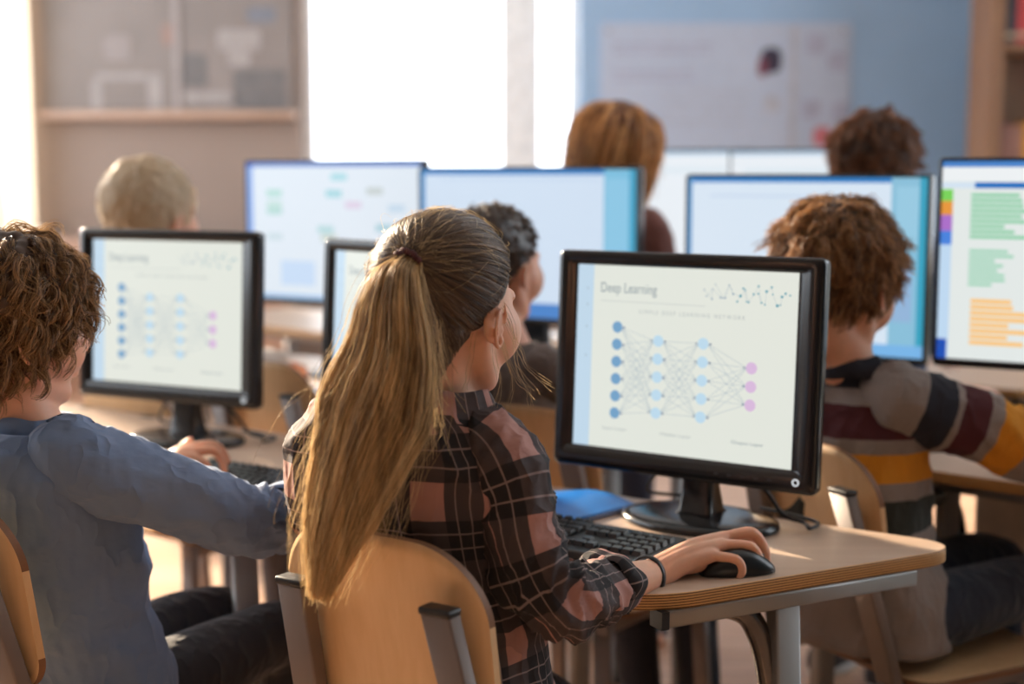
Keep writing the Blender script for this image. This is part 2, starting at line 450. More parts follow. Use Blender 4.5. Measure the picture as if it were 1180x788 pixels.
# bookcase at the far right
def bookcase():
    Y0 = 6.9; x0 = P(1140, 100, Y0)[0]; x1 = x0+.9; d = .32; m = wood('bookcase_wood', (150, 108, 74), (118, 80, 54), 'Z')
    t = thing('bookcase', 'tall brown wooden bookcase standing by the blue wall at the far right', 'bookcase', (x0, Y0, 0))
    mb = MB(); mb.box((0, 0, 0), (.07, d, 2.6), bev=.003); mb.box((.83, 0, 0), (.9, d, 2.6), bev=.003)
    mb.box((.07, d-.015, 0), (.83, d, 2.6)); mb.box((0, 0, 2.6), (.9, d, 2.63), bev=.003); mb.build('case', m, t)
    zs = [P(1140, 215, Y0)[2], P(1140, 50, Y0)[2], 2.35, .85, .45, .08]
    for z in zs: MB().box((.07, .003, z-.035), (.83, d-.015, z), bev=.002).build('shelf', m, t)
    def row(z, spec, g, where):
        x = .078
        for (w, h, c, nm, cn) in spec:
            b = MB(); b.box((x, .03, z+.001), (x+w-.002, .24, z+h), 0, bev=.002); b.box((x+.003, .033, z+h*.12), (x+w-.005, .0295, z+h*.2), 1)
            o = b.build('book', [mat('cover_'+nm, c, .6), mat('cover_band', (196, 178, 150), .6)], None)
            o.location = (x0, Y0, 0)
            tag(o, '%s book on the %s bookcase shelf, %s' % (cn, where, nm_pos.pop(0)), 'book', g); x += w
    nm_pos = ['at its left end', 'second from the left', 'third from the left', 'fourth from the left']
    row(zs[1], [(.055, .26, (58, 56, 66), 'charcoal', 'dark charcoal'), (.06, .28, (196, 70, 70), 'red', 'thick red'), (.05, .25, (170, 78, 86), 'rose', 'rose red'), (.06, .27, (80, 60, 70), 'plum', 'dark plum')], 'books on the upper shelf', 'upper')
    nm_pos = ['at its left end', 'second from the left', 'third from the left', 'fourth from the left']
    row(zs[0], [(.05, .30, (150, 106, 96), 'mauve', 'dull mauve'), (.055, .29, (166, 120, 104), 'dusty', 'dusty pink'), (.07, .31, (214, 150, 50), 'yellow', 'broad yellow'), (.06, .29, (190, 120, 40), 'ochre', 'ochre')], 'books on the middle shelf', 'middle')
bookcase()

# ================= furniture =================
E_ = V(math.cos(R(34)), -math.sin(R(34)), 0); F_ = V(math.sin(R(34)), math.cos(R(34)), 0)
ZT = .72
m_ply = wood('desk_laminate', (196, 173, 154), (184, 160, 140), 'X', .32)
m_plyedge = ply_edge('desk_plywood_edge', ZT-.022, .022, 6.0, (196, 150, 92), (88, 56, 34))
m_steel = mat('grey_powder_steel', (140, 138, 136), .42, .35, var=.05)
m_steel_d = mat('dark_round_steel', (112, 106, 102), .25, .8, var=.05)
m_blackp = mat('black_plastic', (22, 22, 24), .45, var=.05)
def rect_tube(mb, a, b, w, d, up=(0, 0, 1), m=0, endm=None):
    a = np.asarray(a, float); b = np.asarray(b, float); t = nrm(b-a); u = nrm(np.asarray(up, float)-t*np.dot(up, t)); s_ = np.cross(t, u)
    prof = rounded_poly([(-w/2, -d/2), (w/2, -d/2), (w/2, d/2), (-w/2, d/2)], [min(w, d)*.18]*4, 3)
    mb.loft([np.array([p+s_*x+u*y for x, y in prof]) for p in (a, b)], m, True, True)
def desk(label, corners, radii, legs, aprons, curve=None, group=None, mats=None):
    """corners: ccw world xy of the top; legs: list of world xy"""
    o = np.array([*np.mean([c[:2] for c in corners], axis=0), 0])
    t = thing('school_desk', label, 'desk', o, 0, group)
    pts = rounded_poly([np.array(c[:2])-o[:2] for c in corners], radii, 10)
    MB().prism(pts, ZT-.022, ZT, 0, 1, bev=.0018).build('tabletop', [m_ply, m_plyedge], t)
    for (a, b) in aprons:
        mb = MB(); a = np.array([*a[:2], 0])-o; b = np.array([*b[:2], 0])-o
        rect_tube(mb, a+V(0, 0, ZT-.0335), b+V(0, 0, ZT-.0335), .028, .023)
        d = nrm(b-a)
        mb.box((-.0145, -.012, -.012), (.0145, 0, .012), 1, M=(np.array([[d[1], d[0], 0], [-d[0], d[1], 0], [0, 0, 1.0]]), a+V(0, 0, ZT-.0335)))
        mb.build('frame_rail', [m_steel, m_blackp], t)
    for (a, b) in legs:
        mb = MB(); a = np.array([*a[:2], ZT-.044])-o*V(1, 1, 0); b = np.array([*b[:2], .015])-o*V(1, 1, 0)
        rect_tube(mb, a, b, .042, .026, up=(.46, -.89, 0)); l = mb.build('leg', m_steel, t)
        MB().box((b[0]-.02, b[1]-.02, 0), (b[0]+.02, b[1]+.02, .02), bev=.004).build('foot_cap', m_blackp, l)
    if curve is not None:
        MB().tube([np.asarray(p)-o*V(1, 1, 0) for p in curve], .0165, 16, sub=8).build('curved_brace', m_steel_d, t)
    return t
nr, fr_ = V(.165, 1.794), V(.690, 2.067); dirE = nrm(V(.888, .461))
nl, fl_ = V(-.385, 2.18), V(-.318, 2.73)
def onend(b, ins=.012):  # a point along the visible end, set back under the top
    p = V(.299, 1.863)+dirE*b + V(-dirE[1], dirE[0])*ins
    return p
ra = onend(-.105); rb = onend(.325)
lg = onend(.093, .012)
curve = [np.array([*onend(-.045, .032), .684]), np.array([*onend(.005, .032), .682]), np.array([*onend(.055, .030), .652]), np.array([*onend(.084, .027), .56]), np.array([*onend(.09, .024), .40]), np.array([*onend(.095, .022), .25])]
desk('trapezoid school desk with plywood edge and grey frame where the girl in plaid works', [nr, fr_, fl_, nl], [.16, .06, .05, .05],
     [(lg, lg+dirE*.03), ((-.30, 2.28), (-.33, 2.25)), ((-.27, 2.60), (-.29, 2.62))], [(ra, rb), ((-.33, 2.24), (-.27, 2.64)), ((.50, 2.12), (-.26, 2.62))], curve, 'desks of the near row')
far_b = [(-.40, 2.22), (-.30, 2.86), (-1.32, 3.56), (-1.46, 2.93)]
desk('wooden school desk in front of the curly-haired child in the blue shirt', far_b, [.04, .04, .05, .05],
     [((-.45, 2.32), (-.43, 2.30)), ((-.38, 2.80), (-.38, 2.82)), ((-1.2, 2.9), (-1.2, 2.88)), ((-1.2, 3.38), (-1.2, 3.4))], [((-.45, 2.30), (-.37, 2.80)), ((-.40, 2.80), (-1.24, 3.40)), ((-.52, 2.34), (-1.35, 2.92))], None, 'desks of the near row')
G_ = V(.748, -.663); N_ = V(.663, .748)
def rowdesk(s0, s1, n0, n1, label, group, curve=False):
    q = lambda s_, n_: G_*s_+N_*n_
    t = desk(label, [q(s0, n0), q(s1, n0), q(s1, n1), q(s0, n1)][:], [.05]*4,
             [(q(s0+.08, n0+.07), q(s0+.08, n0+.05)), (q(s1-.08, n0+.07), q(s1-.08, n0+.05)), (q(s0+.08, n1-.07), q(s0+.08, n1-.05)), (q(s1-.08, n1-.07), q(s1-.08, n1-.05))],
             [(q(s0+.05, n0+.05), q(s1-.05, n0+.05)), (q(s0+.05, n1-.05), q(s1-.05, n1-.05)), (q(s1-.05, n0+.06), q(s1-.05, n1-.06)), (q(s0+.05, n0+.06), q(s0+.05, n1-.06))],
             [np.array([*q(s0+.07, n0+a_), z_]) for a_, z_ in ((-.02+.02, .665), (.06, .66), (.12, .62), (.15, .54), (.16, .42), (.165, .3))] if curve else None, group)
    return t
g2 = 'desks of the second row'; g3 = 'desks of the third row'
rowdesk(-3.35, -2.02, 2.30, 2.80, 'wooden desk of the second row under the monitor with coloured shapes', g2)
rowdesk(-2.00, -1.24, 2.34, 2.84, 'wooden desk of the second row behind the near middle monitors', g2)
rowdesk(-1.22, .1, 2.47, 2.95, 'wooden desk of the second row behind the child in the striped sweater', g2, True)
rowdesk(-4.6, -3.05, 3.25, 3.8, 'wooden desk of the third row seen in the gap left of the ponytail girl', g3)
rowdesk(-3.0, -1.4, 3.55, 4.0, 'wooden desk of the third row under the pale small monitors', g3)
rowdesk(-1.38, .2, 3.5, 4.0, 'wooden desk of the third row beside the child in dark blue', g3)

# ---- chair ----
m_chair = wood('chair_ply', (212, 178, 136), (203, 167, 124), 'Z', .38, 20)
m_chair_e = mat('chair_ply_edge', (120, 84, 56), .6)
m_post = mat('chair_taupe_steel', (120, 108, 102), .5, .2, var=.05)
def chair_proto():
    t = thing('school_chair', '', 'chair')
    w, z0, z1, th, r = .149, .60, .865, .011, .085
    yb = lambda z: -.155-(z-.45)*.16
    mb = MB(); rings = []; N = 48; K = 16
    for i in range(N+1):
        x = -w*math.cos(PI*i/N)
        def edge(x, rr):
            d = w-abs(x)
            return 0 if d >= rr else rr-math.sqrt(max(0, rr*rr-(rr-d)**2))
        top = z1-edge(x, r)-.010*(x/w)**2; bot = z0+edge(x, .05)
        bow = .020*(1-(x/w)**2)+.006
        fr, bk = [], []
        for z in np.linspace(bot, top, K):
            y = yb(z)-bow; fr.append(V(x-.008, y+th/2, z)); bk.append(V(x-.008, y-th/2, z))
        rings.append(np.array(fr+bk[::-1]))
    n = 2*K
    mb.loft(rings, 0, True, False)
    for k, f in enumerate(mb.f[:N*n]):
        i = k % n
        if i == K-1 or i == n-1: mb.mi[k] = 1
        else: mb.sm[k] = True
    mb.build('backrest', [m_chair, m_chair_e], t)
    # seat
    pts = rounded_poly([(-.18, -.15), (.18, -.15), (.19, .20), (-.19, .20)], [.05, .05, .07, .07], 8)
    MB().prism(pts, .443, .456, 0, 1, bev=.003).build('seat', [m_chair, m_chair_e], t)
    for sx in (-1, 1):
        mb = MB(); x = sx*.106
        rect_tube(mb, (x, yb(.80)-.052, .795), (x*1.25, -.175, .45), .040, .022, up=(0, 1, 0)); rect_tube(mb, (x*1.25, -.175, .46), (x*1.45, -.20, .01), .036, .022, up=(0, 1, 0))
        l = mb.build('leg', m_post, t)
        MB().box((x-.0215, yb(.80)-.0645, .792), (x+.0215, yb(.80)-.0395, .801), bev=.003).build('end_cap', m_blackp, l)
        for zz in (.66, .75):
            MB().tube([(x, yb(zz)-.045, zz), (x, yb(zz)-.03, zz)], .006, 8).build('bolt', m_steel_d, l)
        mb = MB(); rect_tube(mb, (sx*.165, .15, .44), (sx*.175, .19, .01), .03, .022, up=(0, 1, 0)); mb.build('leg', m_post, t)
        mb = MB(); rect_tube(mb, (x*1.28, -.19, .43), (sx*.165, .17, .43), .022, .026); mb.build('seat_rail', m_post, t)
    mb = MB(); rect_tube(mb, (-.15, .15, .425), (.15, .15, .425), .02, .02); mb.build('cross_rail', m_post, t)
    return t
chair0 = chair_proto()

# ---- keyboards, mice ----
def keyboard_parts():
    b = MB().prism(rounded_poly([(-.222, -.078), (.222, -.078), (.222, .078), (-.222, .078)], [.012]*4, 5), .003, .018, bev=.003)
    k = MB()
    def key(x, y, w, d=.0155, z=.0175):
        lo = V(x+.001, y+.001, z); hi = V(x+w-.001, y+d, z+.007)
        vs = []
        for (zz, ins, oy) in ((z, 0, 0), (z+.0075, .0022, .0006)):
            vs += [(lo[0]+ins, lo[1]+ins+oy, zz), (hi[0]-ins, lo[1]+ins+oy, zz), (hi[0]-ins, hi[1]-ins*.6+oy, zz+.0008), (lo[0]+ins, hi[1]-ins*.6+oy, zz+.0008)]
        k.add(vs, [(0, 1, 5, 4), (1, 2, 6, 5), (2, 3, 7, 6), (3, 0, 4, 7), (4, 5, 6, 7)], None, 0, False)
    u = .0190
    x0 = -.212
    for c in range(15):
        key(x0+c*u*.98, .055, u*.85, .012)
    for r, widths in enumerate([[1]*13+[2], [1.5]+[1]*12+[1.5], [1.8]+[1]*11+[2.2], [2.3]+[1]*10+[2.7], [1.3, 1, 1.3, 6, 1.3, 1, 1.3, 1.8]]):
        x = x0; y = .030-r*.0215
        for w in widths: key(x, y, w*u); x += w*u
    for r in range(5):
        if r in (0, 1):
            for c in range(3): key(.082+c*u, .030-r*.0215, u)
        if r == 3: key(.082+u, .030-r*.0215, u)
        if r == 4:
            for c in range(3): key(.082+c*u, .030-r*.0215, u)
        for c in range(4): key(.144+c*u*.95, .030-r*.0215, u*.95)
    return b, k
kb, kk = keyboard_parts()
m_keyb = mat('keyboard_body', (34, 35, 38), .35); m_keyc = mat('keycap_black', (30, 31, 34), .28, var=.03)
kb_me = kb.mesh('keyboard_case', m_keyb); kk_me = kk.mesh('keyboard_keys', m_keyc)
def keyboard(x, y, rz, label):
    t = thing('keyboard', label, 'keyboard', (x, y, ZT), rz, 'keyboards on the near desks')
    put(kb_me, 'case', t); put(kk_me, 'keys', t); return t
keyboard(.035, 2.105, R(-35), 'black computer keyboard in front of the girl in the plaid shirt')
keyboard(-.42, 2.43, R(-33), 'black computer keyboard under the hand of the child in blue')
def mouse(loc, rz, label):
    t = thing('computer_mouse', label, 'mouse', loc, rz)
    rings = []
    L, Wd, Hh = .106, .060, .034
    for i in range(25):
        s_ = i/24; x = -L/2+L*s_
        e = max(.05, math.sin(PI*min(1, max(0, .03+.94*s_)))**.45); hh = Hh*(.35+.65*math.sin(PI*(.18+.66*(1-s_)))**1.1)*max(.25, e)
        ring = []
        for a in np.linspace(0, 2*PI, 28, endpoint=False):
            ca, sa = math.cos(a), math.sin(a)
            ring.append(V(x, Wd/2*e*np.sign(ca)*abs(ca)**.7*(1-.12*math.sin(PI*s_)), .0015+hh*(max(0, sa)**.8 if sa > 0 else 0)+(0 if sa > 0 else .002*sa)))
        rings.append(np.array(ring))
    MB().loft(rings).build('shell', mat('mouse_black', (18, 19, 22), .3, var=.03), t)
    MB().tube([(L*.22, 0, .027), (L*.34, 0, .022)], .0045, 10).build('scroll_wheel', mat('wheel_grey', (50, 50, 54), .5), t)
    MB().box((-.01, -.0006, .0315), (L*.2, .0006, .0335)).build('button_seam', m_blackp, t)
    return t
mouse_loc = PZ(851, 664, ZT)
mouse(mouse_loc+V(0, .018, 0), R(12), 'black mouse under the right hand of the girl in plaid')

# ---- text ----
def text_mesh(mb, s, cx, cz, height, width, y, m):
    cu = bpy.data.curves.new('t', 'FONT'); cu.body = s; cu.size = 1; ob = bpy.data.objects.new('t', cu); C.objects.link(ob)
    dg = bpy.context.evaluated_depsgraph_get(); dg.update(); me = bpy.data.meshes.new_from_object(ob.evaluated_get(dg))
    bpy.data.objects.remove(ob)
    co = np.array([v.co[:] for v in me.vertices]); mn, mx = co.min(0), co.max(0)
    sx = width/(mx[0]-mn[0]); sz = height/(mx[1]-mn[1])
    vs = [(cx+(p[0]-mn[0])*sx, y, cz+(p[1]-mn[1])*sz) for p in co]
    mb.add(vs, [list(p.vertices) for p in me.polygons], None, m, False); bpy.data.meshes.remove(me)
SW, SH = .381, .294
def slide_screen():
    """the lecture slide; mesh in the screen plane, x right, z up, facing -y"""
    mb = MB(); ms = [emis('slide_white', (224, 228, 219)), emis('slide_sidebar', (190, 214, 232)), emis('slide_grey_text', (128, 144, 152)), emis('node_blue', (112, 160, 198)), emis('node_pale_blue', (186, 216, 234)), emis('node_pink', (214, 184, 218)), emis('slide_line', (150, 170, 184)), emis('dot_teal', (60, 150, 170)), emis('slide_faint_text', (170, 178, 178)), emis('dot_navy', (40, 80, 130))]
    def X(u): return -SW/2+u*SW
    def Z(v): return SH/2-v*SH
    def rect(u0, v0, u1, v1, y, m): mb.add([(X(u0), y, Z(v1)), (X(u1), y, Z(v1)), (X(u1), y, Z(v0)), (X(u0), y, Z(v0))], [(0, 1, 2, 3)], None, m, False)
    rect(0, 0, 1, 1, 0, 0); rect(0, 0, .078, 1, -.0002, 1)
    def disc(u, v, r, y, m):
        k = 20; mb.add([(X(u)+r*math.cos(a), y, Z(v)+r*math.sin(a)) for a in np.linspace(0, 2*PI, k, endpoint=False)], [list(range(k))], None, m, False)
    def line(a, b, w, y, m):
        a = V(X(a[0]), Z(a[1])); b = V(X(b[0]), Z(b[1])); d = nrm(b-a); n = V(-d[1], d[0])*w/2
        q = [a-n, b-n, b+n, a+n]; mb.add([(p[0], y, p[1]) for p in q], [(0, 1, 2, 3)], None, m, False)
    cols = [(.20, [.335+.094*i for i in range(6)], 3, .0092), (.395, [.395+.097*i for i in range(5)], 4, .0092), (.60, [.392+.097*i for i in range(5)], 4, .0092), (.815, [.50+.096*i for i in range(3)], 5, .0092)]
    for k in range(3):
        for a in cols[k][1]:
            for b in cols[k+1][1]: line((cols[k][0]+.02, a), (cols[k+1][0]-.02, b), .00055, -.0003, 6)
    for u, vs, m, r in cols:
        for v in vs:
            disc(u, v, r, -.0005, m)
            if m != 5: disc(u+.032, v, .0016, -.0006, 9)
            if m != 3: disc(u-.032, v, .0013, -.0006, 9)
    text_mesh(mb, 'Deep Learning', X(.115), Z(.165), .0205, SW*.265, -.0004, 2)
    line((.115, .195), (.60, .195), .0006, -.0004, 8)
    text_mesh(mb, 'S I M P L E   D E E P   L E A R N I N G   N E T W O R K', X(.30), Z(.255), .0062, SW*.48, -.0004, 8)
    text_mesh(mb, 'Input Layer', X(.145), Z(.905), .0068, SW*.115, -.0004, 8)
    text_mesh(mb, 'Hidden Layer', X(.42), Z(.905), .0068, SW*.14, -.0004, 8)
    text_mesh(mb, 'Output Layer', X(.74), Z(.905), .0068, SW*.14, -.0004, 2)
    rg = random.Random(4); pts = []
    for i in range(30):
        u = .60+.36*i/29+rg.uniform(-.008, .008); v = .125+.035*math.sin(i*1.3)+rg.uniform(-.02, .02); pts.append((u, v))
        disc(u, v, rg.uniform(.0012, .0024)*(1 if u > .74 else .8), -.0006, 7 if u > .74 else 6)
    for i in range(27): line(pts[i], pts[i+rg.choice((1, 2))], .0004, -.0004, 6)
    for v in (.13, .22, .34, .5): disc(.05, v, .0015, -.0005, 6)
    return mb.mesh('slide_screen', ms)
slide_me = slide_screen()
m_bezel = mat('monitor_gloss_black', (20, 21, 24), .18, var=.03)
m_bezel2 = mat('monitor_back_black', (24, 26, 30), .4)
m_blue_rim = mat('monitor_side', (52, 66, 84), .25)
def rrect(x0, x1, z0, z1, r, y, n=6):
    return np.array([V(p[0], y, p[1]) for p in rounded_poly([(x0, z0), (x1, z0), (x1, z1), (x0, z1)], [r]*4, n)])
def round_monitor_meshes():
    l, r_, tp, bt = .034, .040, .022, .034
    x0, x1, z0, z1 = -SW/2-l, SW/2+r_, -SH/2-bt, SH/2+tp
    mb = MB()
    rings = [rrect(x0, x1, z0, z1, .012, .024), rrect(x0-.001, x1+.001, z0-.001, z1+.001, .012, .010), rrect(x0, x1, z0, z1, .012, .002), rrect(x0+.003, x1-.003, z0+.003, z1-.003, .010, 0),
             rrect(-SW/2-.014, SW/2+.014, -SH/2-.004, SH/2+.004, .003, .0005), rrect(-SW/2-.012, SW/2+.012, -SH/2-.003, SH/2+.003, .003, .003), rrect(-SW/2, SW/2, -SH/2, SH/2, .001, .005)]
    mb.loft(rings, 0, False)
    bez = mb.mesh('bezel', [m_bezel])
    mb = MB(); mb.loft([rrect(x0+.004, x1-.004, z0+.004, z1-.004, .012, .0235), rrect(x0+.02, x1-.02, z0+.02, z1-.02, .02, .034), rrect(-.13, .13, -.10, .11, .03, .060), rrect(-.11, .11, -.08, .09, .03, .064)], 0, True)
    back = mb.mesh('rear_shell', [m_bezel2])
    # power ring
    mb = MB(); c = V(x1-.030, 0, z0+.017); k = 24
    ri = [np.array([c+V(rr*math.cos(a), y, rr*math.sin(a)) for a in np.linspace(0, 2*PI, k, endpoint=False)]) for rr, y in ((.0056, 0), (.0056, -.0012), (.0036, -.0012), (.0036, 0))]
    mb.loft(ri, 0, False); ring = mb.mesh('power_ring', [emis('power_ring_white', (222, 226, 230))])
    mb = MB()
    for i in range(5): mb.box((x1-.075-i*.022, -.0008, z0+.015), (x1-.069-i*.022, .001, z0+.0165))
    marks = mb.mesh('button_marks', [mat('button_grey', (64, 66, 70), .5)])
    # stand
    mb = MB(); top = z0+.075
    st = [V(0, .046, 0)]
    mb.loft([np.array([V(x, y, z) for x, y in rounded_poly([(-w, a), (w, a), (w, b), (-w, b)], [.008]*4, 4)]) for z, w, a, b in ((.012, .034, .006, .080), (.022, .029, .014, .068), (.06, .026, .020, .058), (.12, .026, .026, .056), (.2, .028, .030, .054))], 0)
    neck = mb.mesh('neck', [m_bezel])
    mb = MB(); k = 64
    el = lambda rx, ry, z, oy=0: np.array([V(rx*math.cos(a), .035+oy+ry*math.sin(a), z) for a in np.linspace(0, 2*PI, k, endpoint=False)])
    mb.loft([el(.130, .090, 0), el(.132, .092, .004), el(.130, .090, .010), el(.118, .078, .0145), el(.09, .06, .0165), el(.03, .02, .0175)], 0, True)
    base = mb.mesh('base', [m_bezel])
    return bez, back, ring, marks, neck, base
RM = round_monitor_meshes()
def slide_monitor(loc, rz, label, cable=True, lift=.258, tilt=3, extra=None):
    t = thing('computer_monitor', label, 'monitor', loc, rz, 'black monitors of the near row showing the slide')
    a = R(tilt)
    for me, nm in ((RM[0], 'bezel'), (RM[1], 'rear_shell')):
        o = put(me, nm, t, (-.022, 0, lift)); o.rotation_euler = (-a, 0, 0)
        if nm == 'bezel':
            put(RM[2], 'power_ring', o)['label'] = 'small white glowing power ring'
            put(RM[3], 'button_marks', o)
    s_ = put(slide_me, 'screen', t, (-.022, .0052, lift)); s_.rotation_euler = (-a, 0, 0); s_['label'] = 'lit screen with a pale neural network slide'
    put(RM[4], 'neck', t); put(RM[5], 'base', t)
    if cable:
        MB().tube([(.03, .06, .10), (.09, .075, .06), (.12, .085, .02), (.155, .085, .012), (.175, .06, .010), (.16, .12, .007), (.05, .16, .006)], .0032, 10, sub=6).build('cable', m_blackp, t)
        MB().tube([(-.02, .06, .13), (-.09, .09, .075), (-.14, .12, .02), (-.1, .17, .006)], .0028, 10, sub=6).build('cable', m_blackp, t)
    return t
bA = PZ(808, 603, ZT)
slide_monitor((bA[0]-.022, bA[1]-.024, ZT), R(-34), 'large black monitor with a neural network slide in front of the girl in plaid')
bB = PZ(216, 510, ZT)
slide_monitor((bB[0]-.020, bB[1]-.015, ZT), R(-26), 'black slide monitor beside the curly-haired child in the blue shirt', lift=.268)
slide_monitor((-.200, 2.554, ZT), R(-47), 'black slide monitor mostly hidden behind the head of the girl in plaid', cable=False, lift=.258)

# ---- wide monitors of the second and third row ----
def wide_monitor(loc, rz, label, w, h, top, items, group):
    t = thing('wide_monitor', label, 'monitor', loc, rz, group)
    zc = top-loc[2]-h/2; b = .007
    MB().loft([rrect(-w/2-b, w/2+b, -h/2-b-.008, h/2+b, .01, .03), rrect(-w/2-b, w/2+b, -h/2-b-.008, h/2+b, .01, .003), rrect(-w/2-b+.002, w/2+b-.002, -h/2-b-.006, h/2+b-.002, .009, 0), rrect(-w/2, w/2, -h/2, h/2, .001, 0), rrect(-w/2, w/2, -h/2, h/2, .001, .003)], 0, False).build('bezel', m_bezel, t).location = (0, 0, zc)
    MB().loft([rrect(-w/2-b+.002, w/2+b-.002, -h/2-.01, h/2+b-.002, .01, .0295), rrect(-w/2+.05, w/2-.05, -h/2+.03, h/2-.03, .03, .045), rrect(-w*.25, w*.25, -h*.28, h*.28, .03, .06)], 0, True).build('rear_shell', m_bezel2, t).location = (0, 0, zc)
    mb = MB(); ms = []
    for i, (u0, v0, u1, v1, c) in enumerate(items):
        nm = 'ui_%d_%d_%d' % c
        m = emis(nm, c, 1.0)
        if m not in ms: ms.append(m)
        y = .0028-.00006*i
        mb.add([(-w/2+u0*w, y, h/2-v1*h), (-w/2+u1*w, y, h/2-v1*h), (-w/2+u1*w, y, h/2-v0*h), (-w/2+u0*w, y, h/2-v0*h)], [(0, 1, 2, 3)], None, ms.index(m), False)
    s_ = mb.build('screen', ms, t); s_.location = (0, 0, zc)
    zb = zc-h/2
    MB().loft([np.array([V(x, y, z) for x, y in rounded_poly([(-ww, a), (ww, a), (ww, c), (-ww, c)], [.006]*4, 4)]) for z, ww, a, c in ((.008, .06, .02, .09), (.03, .04, .04, .075), (zb+.1, .04, .045, .062))], 0).build('neck', m_bezel2, t)
    MB().prism(rounded_poly([(-.11, -.04), (.11, -.04), (.11, .13), (-.11, .13)], [.03]*4, 6), 0, .010, bev=.003).build('base', m_bezel2, t)
    return t
BL = (206, 222, 240); WHT = (226, 232, 238); CY = (120, 188, 220); DB = (48, 128, 196)
rg = random.Random(5)
itG = [(0, 0, 1, 1, (218, 228, 238)), (0, 0, 1, .03, (70, 120, 200)), (0, .03, .035, 1, (120, 160, 226)), (.0, .0, .05, .03, (40, 90, 190))]
for (u, v, c) in ((.12, .2, (170, 214, 206)), (.12, .33, (170, 210, 205)), (.12, .28, (190, 218, 214)), (.5, .08, (160, 212, 222)), (.47, .2, (150, 206, 216)), (.7, .18, (190, 200, 200)), (.58, .28, (214, 200, 222)), (.75, .44, (160, 200, 212)), (.42, .46, (170, 208, 212)), (.44, .52, (190, 204, 196)), (.82, .3, (190, 212, 230)), (.12, .52, (196, 214, 222))):
    itG.append((u, v, u+.09, v+.05, c))
itG.append((.2, .72, .4, .9, (192, 214, 240))); itG.append((0, .97, 1, 1, (150, 190, 230)))
itF = [(0, 0, 1, 1, BL), (0, 0, 1, .035, DB), (.0, 0, .02, 1, (60, 140, 200)), (.86, 0, 1, .9, CY), (.87, .06, .97, .85, (136, 196, 226)), (.97, 0, 1, 1, (60, 160, 196)), (0, .9, 1, 1, (70, 130, 200)), (.05, .9, .5, .93, (120, 170, 220)), (.1, .06, .84, .075, (196, 214, 236))]
itD = [(0, 0, 1, 1, (214, 228, 242)), (0, 0, 1, .03, DB), (0, 0, .018, 1, (90, 150, 200)), (.86, 0, 1, 1, (136, 190, 216)), (.88, .05, .97, .4, (150, 200, 224)), (.97, 0, 1, 1, (52, 160, 190)), (.2, .93, 1, 1, (120, 180, 230)), (.86, .5, .95, .8, (146, 180, 216)), (.1, .1, .8, .115, (200, 216, 236))]
itE = [(0, 0, 1, 1, (226, 232, 230)), (0, 0, 1, .03, (70, 130, 200)), (0, .03, .3, .10, (238, 242, 244)), (0, .105, 1, .135, (20, 110, 190)), (0, .03, 1, .10, (236, 240, 242)), (0, .105, .10, .135, (210, 226, 240)), (0, .14, .035, .2, (120, 210, 90)), (0, .2, .035, .27, (230, 150, 60)), (0, .27, .035, .35, (170, 110, 200)), (0, .35, .035, .42, (70, 130, 220)), (0, .42, .035, 1, (190, 216, 240)), (0, .9, .03, 1, (30, 80, 180)), (.42, .75, 1, 1, (196, 214, 230)), (.46, .6, 1, .66, (206, 216, 214))]
for i in range(9): itE.append((.09, .16+i*.026, .09+rg.uniform(.10, .17), .16+i*.026+.018, (140, 206, 168)))
for i in range(8): itE.append((.09, .44+i*.024, .09+rg.uniform(.07, .14), .44+i*.024+.017, (160, 212, 186)))
for i in range(8): itE.append((.10, .69+i*.03, .10+rg.uniform(.10, .20), .69+i*.03+.021, (250, 196, 116)))
g = 'wide monitors of the second row'
wide_monitor((-.485, 3.82, ZT), R(-30), 'wide monitor showing scattered coloured blocks, below the bright window', .58, .37, 1.30, itG, g)
wide_monitor((.028, 3.47, ZT), R(-30), 'wide monitor with pale blue page behind the short-haired child', .60, .36, 1.28, itF, g)
wide_monitor((.615, 3.03, ZT), R(-32), 'wide monitor with pale page and cyan side bar behind the striped sweater child', .53, .37, 1.262, itD, g)
wide_monitor((1.065, 2.53, ZT), R(-30), 'wide monitor with green and orange text lines at the right edge of the view', .60, .37, 1.293, itE, g)
g = 'small pale monitors of the third row'
itH = [(0, 0, 1, 1, (232, 238, 244)), (0, 0, 1, .03, (170, 200, 226)), (.1, .15, .8, .2, (220, 232, 240))]
pH = P(792, 200, 4.55); pI = P(920, 200, 4.32)
wide_monitor((pH[0], pH[1], ZT), R(-25), 'pale monitor of the third row right beside the long-haired person', .42, .34, P(783, 174, 4.5)[2], itH, g)
wide_monitor((pI[0], pI[1], ZT), R(-25), 'pale monitor of the third row left of the dark-haired person', .42, .34, P(908, 174, 4.3)[2], itH, g)

